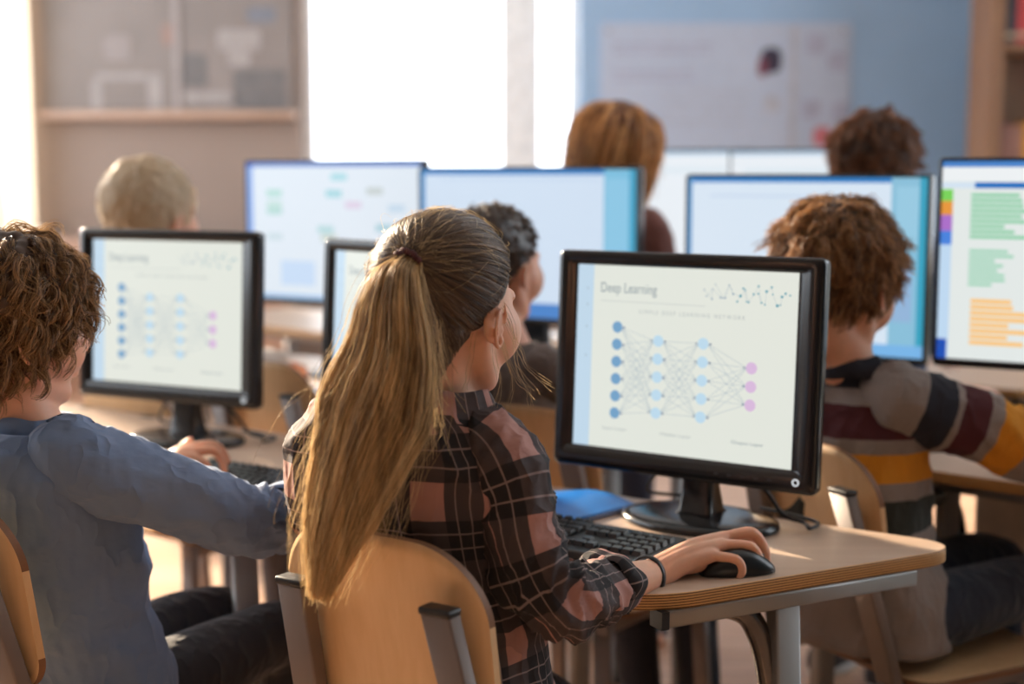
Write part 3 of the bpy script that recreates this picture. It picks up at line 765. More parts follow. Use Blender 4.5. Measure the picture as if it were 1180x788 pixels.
# ---- blue folder ----
def folder():
    a, b, c, d = PZ(736, 583, ZT+.004), PZ(656, 604, ZT+.004), PZ(540, 585, ZT+.004), PZ(640, 568, ZT+.004)
    o = (a+b+c+d)/4*V(1, 1, 0)+V(0, 0, ZT); t = thing('folder', 'bright blue plastic folder lying left of the big monitor base', 'folder', o)
    def sheet(h0, bulge, th, ins=0):
        rings = []; N = 14
        for i in range(N+1):
            s_ = i/N; rowf = []
            for j in range(N+1):
                r_ = j/N; p = (d*(1-s_)+a*s_)*(1-r_)+(c*(1-s_)+b*s_)*r_
                z = h0+bulge*math.sin(PI*min(1, s_*1.05))**1.0*(1-r_)**.8*(.6+.4*s_)
                rowf.append(V(p[0]-o[0], p[1]-o[1], z))
            rings.append(np.array(rowf+[q-V(0, 0, th) for q in rowf[::-1]]))
        return MB().loft(rings, 0, True)
    m = mat('folder_blue', (24, 112, 196), .28, var=.04)
    sheet(.003, 0, .0015).build('back_cover', m, t); sheet(.007, .016, .0012).build('front_cover', m, t)
    sheet(.0048, .006, .001).build('paper_stack', mat('paper_white', (226, 228, 230), .7), t)
folder()
# ================= people =================
def skin_mat(name, col):
    s = NT(name); v = s.obj(); f = s.noise(v, 60, 4); f2 = s.noise(v, 9, 2)
    c = lin(col); a = tuple(x*.9 for x in c); b = (min(1, c[0]*1.08), c[1]*1.0, c[2]*.97)
    base = s.ramp(s.math('ADD', s.math('MULTIPLY', f, .4), s.math('MULTIPLY', f2, .6)), [(.35, a), (.65, b)])
    s.l(base, s.b.inputs['Base Color']); s.b.inputs['Roughness'].default_value = .48
    s.b.inputs['Subsurface Weight'].default_value = .25; s.b.inputs['Subsurface Radius'].default_value = (.012, .005, .003); s.b.inputs['Subsurface Scale'].default_value = 1
    s.bump(s.noise(v, 500, 2), .0003, .25)
    return s.m
m_skin = skin_mat('skin_fair', (222, 172, 144)); m_skin2 = skin_mat('skin_light', (216, 166, 140))
def hair_mat(name, c1, c2, rough=.38, tl=.25, lock=None):
    s = NT(name); hi = s.n('ShaderNodeHairInfo')
    v = s.obj(); f = s.noise(v, 14, 3)
    if lock: f = s.ramp(s.noise(s.scale(v, lock), 1, 3, .6), [(.36, (0, 0, 0)), (.64, (1, 1, 1))])
    k = s.math('ADD', s.math('MULTIPLY', hi.outputs['Random'], .6), s.math('MULTIPLY', f, .4))
    col = s.ramp(k, [(.2, lin(c2)), (.8, lin(c1))])
    if lock:   # hair lightens to the tips; the browner top is largely shade painted in
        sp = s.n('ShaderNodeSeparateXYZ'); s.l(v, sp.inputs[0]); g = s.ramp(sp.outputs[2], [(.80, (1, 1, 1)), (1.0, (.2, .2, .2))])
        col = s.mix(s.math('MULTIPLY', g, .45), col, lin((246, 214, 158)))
    s.l(col, s.b.inputs['Base Color']); s.b.inputs['Roughness'].default_value = rough
    s.b.inputs['Specular IOR Level'].default_value = .6
    tr = s.n('ShaderNodeBsdfTranslucent'); s.l(col, tr.inputs[0]); mx = s.n('ShaderNodeMixShader'); mx.inputs[0].default_value = tl
    s.l(s.b.outputs[0], mx.inputs[1]); s.l(tr.outputs[0], mx.inputs[2]); s.l(mx.outputs[0], s.out.inputs['Surface'])
    return s.m
def crease(s, v):
    n1 = s.noise(s.scale(v, (1, 1, .55)), 16, 2, .5); r1 = s.math('ABSOLUTE', s.math('SUBTRACT', n1, .5)); r1 = s.math('POWER', s.math('SUBTRACT', 1, s.math('MINIMUM', s.math('MULTIPLY', r1, 7), 1)), 1.5)
    n2 = s.noise(s.scale(v, (1, 1, 1.5)), 34, 2, .5)
    h = s.math('ADD', s.math('MULTIPLY', r1, .7), s.math('ADD', s.math('MULTIPLY', n2, .5), s.math('MULTIPLY', s.noise(v, 900, 2), .05)))
    s.bump(h, .0055, .8)
def cloth_mat(name, col, var=.08, bump=.0006, rough=.85, weave=900):
    s = NT(name); v = s.obj(); f = s.noise(v, 12, 4); c = lin(col)
    s.l(s.ramp(f, [(.3, tuple(x*(1-var) for x in c)), (.7, tuple(min(1, x*(1+var)) for x in c))]), s.b.inputs['Base Color'])
    s.b.inputs['Roughness'].default_value = rough; s.b.inputs['Sheen Weight'].default_value = .15
    crease(s, v); return s.m
def plaid_mat():
    s = NT('plaid_cotton'); uv = s.uv(); sep = s.n('ShaderNodeSeparateXYZ'); s.l(uv, sep.inputs[0])
    def band(sock, off, per):
        w = s.math('FRACT', s.math('ADD', s.math('DIVIDE', sock, per), off))
        dark = s.math('LESS_THAN', w, .54)
        def ln(p, wd): return s.math('LESS_THAN', s.math('ABSOLUTE', s.math('SUBTRACT', w, p)), wd)
        lt = s.math('MAXIMUM', ln(.17, .011), ln(.37, .011)); dk = ln(.77, .008)
        return dark, lt, dk
    d1, l1, k1 = band(sep.outputs[0], PLU, .098); d2, l2, k2 = band(sep.outputs[1], PLV, .098)
    sm = s.math('ADD', d1, d2)
    pink, mid, blk = lin((176, 130, 121)), lin((66, 56, 57)), lin((23, 22, 26))
    c = s.mix(s.math('GREATER_THAN', sm, .5), pink, mid)
    c = s.mix(s.math('GREATER_THAN', sm, 1.5), c, blk)
    li = s.math('MULTIPLY', s.math('MAXIMUM', l1, l2), .42)
    c = s.mix(li, c, lin((190, 165, 160)))
    c = s.mix(s.math('MULTIPLY', s.math('MAXIMUM', k1, k2), .0), c, lin((120, 84, 80)))
    f = s.noise(s.obj(), 30, 3)
    c = s.mix(s.math('MULTIPLY', f, .18), c, lin((60, 46, 46)))
    s.l(c, s.b.inputs['Base Color']); s.b.inputs['Roughness'].default_value = .85
    crease(s, s.obj()); return s.m
PLU, PLV = .05, .22
def stripes_mat(name, bounds, mode):
    """bounds: [(start, colour)] in metres along z (torso) or along the sleeve"""
    s = NT(name); base = None
    if mode == 'z':
        sep = s.n('ShaderNodeSeparateXYZ'); s.l(s.obj(), sep.inputs[0]); t = sep.outputs[2]
    else:
        sep = s.n('ShaderNodeSeparateXYZ'); s.l(s.uv(), sep.inputs[0]); t = sep.outputs[1]
    f = s.noise(s.obj(), 70, 3); t = s.math('ADD', t, s.math('MULTIPLY', s.math('SUBTRACT', f, .5), .004))
    c = bounds[0][1]
    cur = None
    for st, col in bounds:
        if cur is None: cur = lin(col)
        else: cur = s.mix(s.math('GREATER_THAN', t, st), cur, lin(col))
    v = s.noise(s.obj(), 300, 2); cur = s.mix(s.math('MULTIPLY', v, .25), cur, lin((70, 64, 62)))
    s.l(cur, s.b.inputs['Base Color']); s.b.inputs['Roughness'].default_value = .95
    crease(s, s.obj()); return s.m

def relax_head(me, h, o, it=26):
    n = len(me.vertices); co = np.empty(n*3); me.vertices.foreach_get('co', co); co = co.reshape(-1, 3)
    e = np.empty(len(me.edges)*2, dtype=np.int64); me.edges.foreach_get('vertices', e); e = e.reshape(-1, 2)
    L = ((co+o-h.c) @ h.R)/h.s
    r = np.linalg.norm(L-V(0, 0, -.01), axis=1); w = 1-sstep(r, .12, .15)
    for sx in (-1, 1):
        d = np.linalg.norm((L-V(sx*.073, -.006, -.014))/V(1, 1.05, 1.35), axis=1); w *= sstep(d, .019, .028)
    w *= 1-.75*(1-sstep(np.linalg.norm(L-V(0, .108, -.016), axis=1), .012, .025))
    w *= 1-.7*(1-sstep(np.linalg.norm((L-V(0, .093, -.052))/V(1.6, 1, 1), axis=1), .012, .022))
    s_ = np.where(w > .01)[0]; keep = np.zeros(n, bool); keep[s_] = True
    m = keep[e[:, 0]] | keep[e[:, 1]]; e = e[m]; a, b = e[:, 0], e[:, 1]
    deg = np.bincount(a, minlength=n)+np.bincount(b, minlength=n); deg = np.maximum(deg, 1)
    for k in range(it):
        sm = np.stack([np.bincount(a, co[b, j], n)+np.bincount(b, co[a, j], n) for j in range(3)], 1)/deg[:, None]
        co = co+(sm-co)*(w*.7)[:, None]
    me.vertices.foreach_set('co', co.ravel()); me.update(); return me
class Head:
    def __init__(s, c, yaw, pitch=0, roll=0, sc=1.0):
        """yaw: degrees turned to the right of straight away; pitch>0 looks down"""
        s.c = np.asarray(c, float); s.s = sc
        s.R = rotz(-R(yaw)) @ rotx(-R(pitch)) @ roty(R(roll))
    def w(s, p): return s.c+s.R @ (np.asarray(p, float)*s.s)
    def wa(s, A): return s.c+(A*s.s) @ s.R.T
CC = V(0, -.012, .030); CE = V(.074, .094, .082)
def add_head(mb, h, neckbase, nr=.046, ear=True):
    def e(off, r, n=20): mb.ell(h.w(off), V(*r)*h.s, n, 0, None, h.R)
    e(CC, CE, 28); e((0, .026, .0), (.060, .068, .072)); e((0, .034, -.050), (.050, .056, .052)); e((0, .074, -.084), (.022, .020, .020), 12)
    for sx in (-1, 1):
        e((sx*.038, .052, -.024), (.030, .040, .042), 16); mb.tube([h.w((sx*.044, -.002, -.030)), h.w((sx*.040, .014, -.058)), h.w((sx*.030, .040, -.076)), h.w((sx*.012, .070, -.084))], [.022*h.s, .022*h.s, .021*h.s, .020*h.s], 16)
        mb.tube([h.w((sx*.012, .090, .022)), h.w((sx*.030, .090, .027)), h.w((sx*.048, .074, .020))], [.008*h.s, .008*h.s, .006*h.s], 10)
        e((sx*.010, .100, -.022), (.008, .009, .007), 8)
        if ear: add_ear(mb, h, sx)
    mb.tube([h.w((0, .088, .022)), h.w((0, .099, .0)), h.w((0, .106, -.016))], [.008*h.s, .009*h.s, .0095*h.s], 12)
    e((0, .093, -.047), (.021, .010, .006), 12); e((0, .091, -.057), (.017, .010, .007), 12)
    nb = np.asarray(neckbase, float)
    a = h.w((0, -.022, -.02)); b = h.w((0, -.018, -.075))
    mb.tube([a, b, (b*.5+nb*.5), nb+V(0, 0, -.03)], [.052*h.s, nr*1.0, nr*1.0, nr*1.12], 24)
def add_ear(mb, h, sx):
    o = V(sx*.0735, -.006, -.014)
    tilt = .10; out = sx
    def q(y, z, x=0): return h.w(o+V(out*(x*1.1+.005+.28*max(0, -y)), y*1.06, z*1.06))
    hel = [q(.012, .004, .002), q(.013, .016, .003), q(.006, .0275, .005), q(-.007, .029, .006), q(-.016, .020, .007), q(-.0185, .006, .007), q(-.014, -.010, .006), q(-.006, -.020, .004), q(.002, -.027, .003), q(.008, -.024, .002), q(.009, -.014, .001)]
    rr = [.0028, .003, .0034, .0034, .0034, .0033, .0032, .0034, .0046, .0042, .003]
    mb.tube(hel, [r*h.s for r in rr], 10, sub=4)
    mb.tube([q(.002, .018, .003), q(-.007, .010, .004), q(-.009, -.002, .004), q(-.004, -.012, .003)], [.0022*h.s, .003*h.s, .003*h.s, .0024*h.s], 8)
    mb.ell(h.w(o+V(out*.0015, -.003, .001)), V(.0045, .0155, .0245)*h.s, 12, 0, None, h.R @ rotz(-sx*.2))
    mb.ell(h.w(o+V(out*.004, .011, -.006)), V(.004, .0035, .006)*h.s, 8, 0, None, h.R)
def chain(mb, pts, rad, n=14): mb.tube(pts, rad, n, sub=5)
def add_hand(mb, w, d, up, thumb, s=1.0, curl=18, spread=1.0):
    """palm + four unequal fingers + thumb. d: pointing direction, up: back of the hand, thumb: +1 when on cross(d,up)"""
    d = nrm(d); up = nrm(np.asarray(up, float)-d*np.dot(up, d)); sd = np.cross(d, up)*thumb
    w = np.asarray(w, float); L = .068*s
    for i, k in enumerate((-1.0, -.35, .32, .95)):
        mb.tube([w+sd*k*.008*s, w+d*L*.5+sd*k*.020*s+up*.003*s, w+d*L*(1.0-.05*abs(k))+sd*k*.026*s], [.0145*s, .0125*s, .0095*s], 12)
    for k, ln in ((-1.0, .046), (-.36, .062), (.32, .068), (.95, .061)):
        p = w+d*L*(1.0-.05*abs(k))+sd*k*.026*s; dd = nrm(d+sd*k*.10*spread); pts = [p]; ang = 0
        for j, fr in enumerate((.45, .30, .25)):
            ang += R(curl)*(1.2 if j else .6); v = dd*math.cos(ang)-up*math.sin(ang); p = p+v*ln*fr*s; pts.append(p)
        chain(mb, pts, [.0085*s, .0078*s, .0070*s, .0060*s])
    p0 = w+d*.012*s+sd*.018*s-up*.004*s; p1 = p0+nrm(d*.7+sd*.8-up*.2)*.030*s; p2 = p1+nrm(d*.95+sd*.45-up*.25)*.024*s; p3 = p2+nrm(d*1.0+sd*.1-up*.3)*.020*s
    chain(mb, [p0, p1, p2, p3], [.013*s, .0105*s, .0088*s, .0072*s])
def torso_rings(specs, side, face, n=64, sub=6, amp=.004, seed=0, ex=2.5, folds=1.0):
    """specs: (center, half width, half depth[, twist deg]) from the hem up"""
    c = catmull([q[0] for q in specs], sub); K = len(c)
    hw = interp1([q[1] for q in specs], sub, K); hd = interp1([q[2] for q in specs], sub, K)
    side = nrm(side); face = nrm(face); rings = []
    for k in range(K):
        ring = []
        for a in np.linspace(0, 2*PI, n, endpoint=False):
            ca, sa = math.cos(a), math.sin(a)
            x = hw[k]*np.sign(ca)*abs(ca)**(2/ex); y = hd[k]*np.sign(sa)*abs(sa)**(2/ex)
            q = c[k]+side*x+face*y; o = nrm(side*ca+face*sa)
            f = nz(V(q[0]*6, q[1]*6, q[2]*3), 1, seed)*1.2+nz(V(q[0]*16, q[1]*16, q[2]*9+ca*2), 1, seed+9)*.7+(1-min(1, abs(nz(V(q[0]*8+q[2]*6, q[1]*8, q[2]*4-q[0]*6), 1, seed+4))*3.5))**2*1.3+(1-min(1, abs(nz(V(q[0]*12-q[2]*9, q[1]*12, q[2]*8), 1, seed+14))*3.5))**2*.7
            fade = min(1, (K-1-k)/(sub*1.2))
            ring.append(q+o*amp*f*folds*fade)
        rings.append(np.array(ring))
    return rings
def sleeve(mb, pts, rad, seed=0, amp=.004, m=0, n=48, sub=10, freq=60, elbow=None, up=None, open_end=True):
    K = len(catmull(pts, sub))
    def disp(t, a, q):
        e = 1.0
        if elbow is not None: e = .7+.9*math.exp(-((t-elbow)/.14)**2)
        s1 = nz(V(q[0]*9, q[1]*9, q[2]*9), 1, seed)
        s2 = nz(V(t*10+seed, math.cos(a)*.9, math.sin(a)*.9), 1, seed+3)
        wv = V(t*13-seed+math.sin(a+seed)*1.1+s1*.6, math.cos(a+t*3)*.8, math.sin(a)*.7)
        s3 = (1-min(1, abs(nz(wv, 1, seed+7))*3.2))**1.6
        s4 = (1-min(1, abs(nz(wv*V(1.9, 1.3, 1.3), 1, seed+17))*3.2))**2
        return amp*e*(s1*.7+s2*1.0+s3*1.3+s4*.6-.7)
    rings = tube_rings(pts, rad, n, sub, False, up, None, disp)
    if open_end:
        c = rings[-1].mean(0); t = nrm(rings[-1].mean(0)-rings[-3].mean(0))
        rings += [c+(rings[-1]-c)*1.02+t*.002, c+(rings[-1]-c)*.97+t*.003, c+(rings[-1]-c)*.93-t*.004, c+(rings[-1]-c)*.90-t*.03]
    mb.loft(rings, m, True)
def collar(mb, c, side, face, r, m=0, h=.03, tilt=0, fl=.022):
    side = nrm(side); face = nrm(face); n = 48; out = []
    for rr, z in ((r*.98, -.012), (r, h*.6), (r*1.02, h), (r*1.07, h*1.02), (r*1.16, h*.6), (r*1.42, -.004-fl*.3), (r*1.38, -.010)):
        ring = []
        for a in np.linspace(0, 2*PI, n, endpoint=False):
            fr_f = max(0, math.sin(a))
            ring.append(c+side*rr*math.cos(a)*1.05+face*rr*math.sin(a)+V(0, 0, z-fr_f*.035-tilt*math.sin(a)*rr+.0025*math.sin(a*5+z*60)))
        out.append(np.array(ring))
    mb.loft(out, m, False)

def hair_obj(name, paths, r0, r1, m, parent):
    """paths (n,K,3) -> real hair strands"""
    n, K, _ = paths.shape
    cu = bpy.data.hair_curves.new(name); cu.add_curves([K]*n)
    cu.attributes['position'].data.foreach_set('vector', paths.astype(np.float32).ravel())
    ra = cu.attributes.get('radius') or cu.attributes.new('radius', 'FLOAT', 'POINT')
    prof = r0+(r1-r0)*np.linspace(0, 1, K)**1.5
    ra.data.foreach_set('value', np.tile(prof, n).astype(np.float32))
    cu.materials.append(m)
    o = bpy.data.objects.new(name, cu); C.objects.link(o); o.parent = parent; return o
def dirs(n, g=rng):
    v = g.normal(size=(n, 3)); return v/np.linalg.norm(v, axis=1)[:, None]
def scalp_roots(n, keep):
    out = []
    while sum(len(o) for o in out) < n:
        d = dirs(n*2); d = d[keep(d)]; out.append(d)
    d = np.vstack(out)[:n]; return CC+d*CE
def grow(P0, flow, ln, K, off, jit=.0, keepout=True):
    Pp = [P0.copy()]; p = P0.copy(); d = None
    E = CE[None, :]
    for k in range(1, K):
        f = flow(p, k/(K-1)); f /= np.linalg.norm(f, axis=1)[:, None]+1e-9
        d = f if d is None else d*.45+f*.55; d /= np.linalg.norm(d, axis=1)[:, None]+1e-9
        p = p+d*(ln/(K-1))[:, None]+rng.normal(size=p.shape)*jit
        if keepout:
            q = (p-CC)/(E+off[:, None]*min(1, k/3)); r = np.linalg.norm(q, axis=1)
            m = r < 1; p[m] = CC+((p-CC)[m]/r[m][:, None])
        Pp.append(p.copy())
    return np.stack(Pp, 1)
def clump(guides, n, spread, taper=.6, wob=.002):
    """children around guides"""
    G = len(guides); idx = rng.integers(0, G, n); K = guides.shape[1]; t = np.linspace(0, 1, K)
    off = rng.normal(size=(n, 1, 3))*spread
    w = rng.normal(size=(n, 4, 3))*wob
    wv = np.stack([np.sin((k+1)*2.2*t) for k in range(4)], 0)
    ln = rng.uniform(.75, 1.03, (n, 1, 1))
    g = guides[idx]; base = g
    # shorten by resampling
    tt = (t[None, :]*ln[:, :, 0])*(K-1); i0 = np.clip(tt.astype(int), 0, K-2); fr = (tt-i0)[:, :, None]
    fr = np.clip(fr, 0, 1.2)
    b = np.take_along_axis(base, i0[:, :, None].repeat(3, 2), 1)*(1-fr)+np.take_along_axis(base, (i0+1)[:, :, None].repeat(3, 2), 1)*fr
    return b+off*(1-taper*t)[None, :, None]+np.einsum('nck,ct->ntk', w, wv)*t[None, :, None]
def hair_cap(mb, h, thick, keep, amp=.004, seed=0, n=56, sc=(1, 1, 1), freq=30):
    """solid hair volume over the skull; tucks under the skin where no hair grows"""
    rings = []
    for i in range(n+1):
        t = -PI/2+PI*(i+.02)/(n+.04); ring = []
        for a in np.linspace(0, 2*PI, 2*n, endpoint=False):
            d = V(math.cos(t)*math.cos(a), math.cos(t)*math.sin(a), math.sin(t))
            kf = keep(d); e = CE*V(*sc)+thick*kf-.010*(1-kf)+amp*kf*nz(d*freq*.1, 1, seed)*2
            ring.append(h.w(CC+d*e))
        rings.append(np.array(ring))
    mb.loft(rings, 0, True)
def sstep(x, a, b):
    t = np.clip((x-a)/(b-a), 0, 1); return t*t*(3-2*t)
def hairline(d):
    """1 where hair grows (scalar or array of unit directions in head space)"""
    d = np.asarray(d); x, y, z = (d[..., 0], d[..., 1], d[..., 2])
    face = sstep(y-.62*z-.10*np.abs(x), .16, .34)
    low = sstep(-z-.25*(-y), .52, .74)
    return (1-face)*(1-low)

def seat_legs(hip, face, side, zk=.50, L=.36, spread=.085, sh=.43, foot=.0, splay=0):
    out = []
    for sg in (1, -1):
        a = hip+side*sg*spread*.95; k = a+face*L+side*sg*(splay); k = V(k[0], k[1], zk); an = k+face*foot; an = V(an[0], an[1], .085)
        out.append((a, k, an))
    return out
def build_trousers(t, o, hip, legs, m, thick=.066, voxel=.007, waist=(.108, .080), shoes=None):
    mb = MB()
    side = nrm(legs[0][0]-legs[1][0])
    mb.tube([hip+V(0, 0, .12), hip+V(0, 0, .07), hip+V(0, 0, .045)], [waist[0]*.92, waist[0]*1.0, waist[0]*.9], 32, flat=waist[1]/waist[0], up=np.cross(V(0, 0, 1), side))
    for a, k, an in legs:
        mb.tube([a, a*.55+k*.45+V(0, 0, .008), k, k*.7+an*.3, an], [thick*.98, thick*.98, thick*.86, thick*.80, thick*.68], 24, sub=6, disp=lambda tt, aa, q: .006*nz(q*11, 1, 3))
    mb.v = [v-o for v in mb.v]
    me = fused(mb, [m], voxel, 2, 'trousers'); put(me, 'trousers', t)
def build_shoes(t, o, legs, face, m, ms):
    for a, k, an in legs:
        mb = MB(); f = nrm(face); c = V(an[0], an[1], 0); sd = np.cross(f, V(0, 0, 1)); rings = []
        for s_, w, h0, h1 in ((-.065, .018, .02, .05), (-.055, .030, .008, .075), (-.02, .034, .006, .095), (.03, .037, .006, .080), (.08, .042, .006, .055), (.12, .038, .007, .045), (.145, .022, .012, .034)):
            rings.append(np.array([c+f*s_+sd*w*np.sign(math.cos(b))*abs(math.cos(b))**.75+V(0, 0, (h0+h1)/2+(h1-h0)/2*np.sign(math.sin(b))*abs(math.sin(b))**.8) for b in np.linspace(0, 2*PI, 20, endpoint=False)]))
        mb.loft(rings)
        sole = MB().loft([np.array([c+f*(.04+.112*math.cos(b))+sd*.043*math.sin(b)+V(0, 0, z) for b in np.linspace(0, 2*PI, 28, endpoint=False)]) for z in (.001, .018)], 0)
        mb.v = [v-o for v in mb.v]; s_ = mb.build('shoe', m, t); sole.v = [v-o for v in sole.v]; sole.build('sole', ms, s_)
def add_eyes(t, o, h):
    for sx in (-1, 1):
        mb = MB(); mb.ell(h.w((sx*.030, .078, .004)), V(.0125, .0125, .0115)*h.s, 12, 0, None, h.R)
        mb.ell(h.w((sx*.031, .0885, .003)), V(.0055, .003, .0055)*h.s, 8, 1, None, h.R)
        mb.v = [v-o for v in mb.v]; mb.build('eye', [mat('eye_white', (226, 220, 214), .2), mat('iris_brown', (70, 52, 40), .2)], t)

def local_world(h, A, o): return h.wa(A.reshape(-1, 3)).reshape(A.shape)-o

def base_body(h, nb, sh, torso, legs, arms, voxel, nr=.044, hands=None, extra=None, skin=None):
    """torso: list of (c,r); arms: list of [shoulder, elbow, wrist] + radii"""
    mb = MB(); add_head(mb, h, nb, nr)
    side = nrm(sh[0]-sh[1])
    mb.tube([c for c, r in torso], [r for c, r in torso], 28, flat=.68, up=np.cross(V(0, 0, 1), side), sub=5)
    mb.tube([sh[0], nb+V(0, 0, -.04), sh[1]], [.030, .040, .030], 16)
    for a in arms: mb.tube(a[0], a[1], 18, sub=6)
    for a, k, an in legs:
        mb.tube([a, k, an, an+V(0, 0, -.04)], [.040, .032, .026, .024], 16, sub=5)
        mb.tube([an+V(0, 0, -.05), an+nrm(V(*(k-a)[:2], 0))*.09+V(0, 0, -.065)], [.024, .018], 10)
    if hands: hands(mb)
    if extra: extra(mb)
    return mb

UPZ = V(0, 0, 1)
# ---------------------------------------------------------------- girl in plaid
def girl():
    hips = V(-.078, 1.745, .50); o = V(hips[0], hips[1], 0)
    t = thing('person', 'girl with a long blonde ponytail in a pink and charcoal plaid shirt', 'person', o)
    h = Head(P(515, 357, 1.72), 34, 6, 0, 1.0)
    nb = P(508, 468, 1.715)
    shR, shL = P(566, 516, 1.665), P(384, 520, 1.81)
    elbR = P(645, 697, 1.64); wrR = P(752, 663, 1.885)
    elbL = V(-.265, 1.99, .78); wrL = V(-.13, 2.07, .752)
    legs = seat_legs(hips, F_, E_, .465, .34, .08, foot=-.02)
    torso = [(hips+V(0, .01, .06), .090), (V(-.08, 1.755, .64), .095), (V(-.12, 1.74, .82), .115), (V(-.135, 1.73, .92), .100), (nb+V(0, 0, -.03), .05)]
    arms = [([shR, P(592, 600, 1.64), elbR, (elbR+wrR)/2+V(0, 0, .004), wrR], [.030, .029, .028, .027, .0225]), ([shL, elbL, wrL], [.036, .030, .022])]
    Hd = lambda px, py, Y: P(px, py, Y)
    def hands(mb):
        # right hand on the mouse: wrist, back of the hand, four bent fingers, thumb on the far side
        w = wrR
        mcp = [Hd(832, 620, 1.968), Hd(836, 619, 1.948), Hd(832, 628, 1.926), Hd(820, 640, 1.904)]
        for i, q in enumerate(mcp):
            off = (V(-.002, .013, .003), V(0, .006, .006), V(0, -.003, .003), V(0, -.011, -.004))[i]
            mid = w*.45+q*.55+V(0, 0, (.006, .008, .006, .002)[i])
            mb.tube([w+off, mid, q], [.0165, .0145, .0098], 14, sub=6)
        mb.ell(w*.5+mcp[2]*.5+V(0, .01, -.008), (.030, .024, .013), 16)
        F = [[(832, 620, 1.968), (858, 617, 1.985), (872, 634, 1.988), (878, 647, 1.986)],
             [(836, 619, 1.948), (866, 614, 1.955), (880, 631, 1.957), (883, 647, 1.953)],
             [(832, 628, 1.926), (864, 630, 1.928), (875, 645, 1.925), (877, 658, 1.922)],
             [(820, 640, 1.904), (848, 645, 1.902), (855, 657, 1.899), (850, 667, 1.899)]]
        for i, f in enumerate(F):
            s_ = (.0078, .0080, .0076, .0068)[i]
            chain(mb, [Hd(*q) for q in f], [s_*1.12, s_*1.04, s_*.96, s_*.82], 16)
            mb.ell(Hd(*f[1]), (s_*1.1,)*3, 10)
        chain(mb, [Hd(775, 658, 1.925), Hd(800, 655, 1.965), Hd(828, 655, 1.985), Hd(850, 655, 1.988)], [.014, .012, .0095, .0078])
        add_hand(mb, wrL, V(.5, .8, -.05), UPZ, 1, .86, 22)
    mb = base_body(h, nb, (shR, shL), torso, legs, arms, .002, .043, hands)
    mb.v = [v-o for v in mb.v]
    put(relax_head(fused(mb, [m_skin], .0022, 2), h, o, 60), 'body', t)
    add_eyes(t, o, h)
    # shirt
    mp = plaid_mat(); sb = MB()
    specs = [(V(-.062, 1.755, .46), .138, .104), (V(-.068, 1.755, .55), .132, .100), (V(-.080, 1.752, .66), .126, .096), (V(-.104, 1.742, .77), .134, .100), (V(-.130, 1.725, .87), .150, .102),
             (V(-.138, 1.722, .935), .150, .088), (V(-.138, 1.720, .972), .128, .074), (V(-.136, 1.718, .998), .092, .063), (nb+V(0, 0, -.012), .062, .055), (nb+V(0, 0, .006), .053, .050)]
    sb.loft(torso_rings(specs, E_, F_, 80, 9, .0075, 2, 2.35), 0, True)
    sleeve(sb, [shR+V(-.035, .02, .012), shR+V(0, 0, -.005), P(589, 566, 1.645), P(601, 625, 1.63), P(622, 675, 1.625), P(648, 696, 1.645), P(680, 684, 1.71), P(704, 673, 1.765)],
           [.046, .0535, .0515, .049, .048, .0475, .043, .037], 5, .0058, 0, 72, 14, elbow=.62)
    # rolled hem folds bunched at the elbow crease
    for a, b, c, r in (((655, 652, 1.665), (668, 672, 1.66), (676, 700, 1.665), .012), ((672, 648, 1.70), (684, 668, 1.695), (690, 698, 1.70), .010), ((640, 668, 1.62), (652, 690, 1.605), (662, 716, 1.62), .010)):
        sb.tube([P(*a), P(*b), P(*c)], [r*.6, r, r*.6], 16, sub=8, flat=.8)
    cuff = MB(); d = nrm(P(712, 670, 1.785)-P(690, 679, 1.735)); c0 = P(695, 676, 1.745)
    rings = []
    for s_, r in ((-.010, .0375), (-.006, .0435), (.004, .0455), (.018, .0445), (.030, .0415), (.036, .0385), (.034, .034), (.005, .031)):
        u = nrm(UPZ-d*np.dot(UPZ, d)); w_ = np.cross(d, u)
        rings.append(np.array([c0+d*(s_+.008*math.sin(a*2+1)*(1 if s_ > 0 else .3))+(u*math.sin(a)+w_*math.cos(a))*(r+.0035*math.sin(3*a+s_*60)+.002*math.sin(7*a)) for a in np.linspace(0, 2*PI, 56, endpoint=False)]))
    cuff.loft(rings, 0, False)
    sleeve(sb, [shL+V(.035, -.01, .012), shL, (shL+elbL)/2+V(-.008, 0, 0), elbL, (elbL+wrL)/2+V(0, 0, .003)], [.046, .050, .046, .044, .037], 8, .004, 0, 40, 8, elbow=.6)
    sb.v = [v-o for v in sb.v]; shirt = sb.build('plaid_shirt', mp, t)
    cuff.v = [v-o for v in cuff.v]; cuff.build('rolled_cuff', mp, shirt)
    cb = MB(); collar(cb, nb+V(.004, -.004, -.006), E_, F_, .058, h=.030, tilt=.12, fl=.05); cb.v = [v-o for v in cb.v]; cb.build('collar', mp, shirt)
    # wrist band
    wb = MB(); d = nrm(wrR-elbR); c0 = P(744, 666, 1.872); u = nrm(UPZ-d*np.dot(UPZ, d)); w_ = np.cross(d, u)
    rings = []
    for s_, r in ((-.0055, .0285), (-.004, .0305), (.0, .0312), (.004, .0305), (.0055, .0285), (.004, .0265), (-.004, .0265)):
        rings.append(np.array([c0+d*(s_+.004*math.sin(a))+(u*math.sin(a)+w_*math.cos(a)*.92)*r for a in np.linspace(0, 2*PI, 40, endpoint=False)]))
    wb.loft(rings+[rings[0]], 0, False); wb.v = [v-o for v in wb.v]; wb.build('wristband', mat('band_black', (20, 20, 22), .3), t)
    build_trousers(t, o, hips, legs, cloth_mat('denim_black', (32, 34, 42)), .068)
    build_shoes(t, o, legs, F_, mat('shoe_grey', (90, 90, 96), .6), mat('sole_white', (210, 208, 204), .6))
    # hair: combed back to the tie, then a long ponytail
    tie_w = P(472, 300, 1.632); tie = h.R.T @ (tie_w-h.c)/h.s
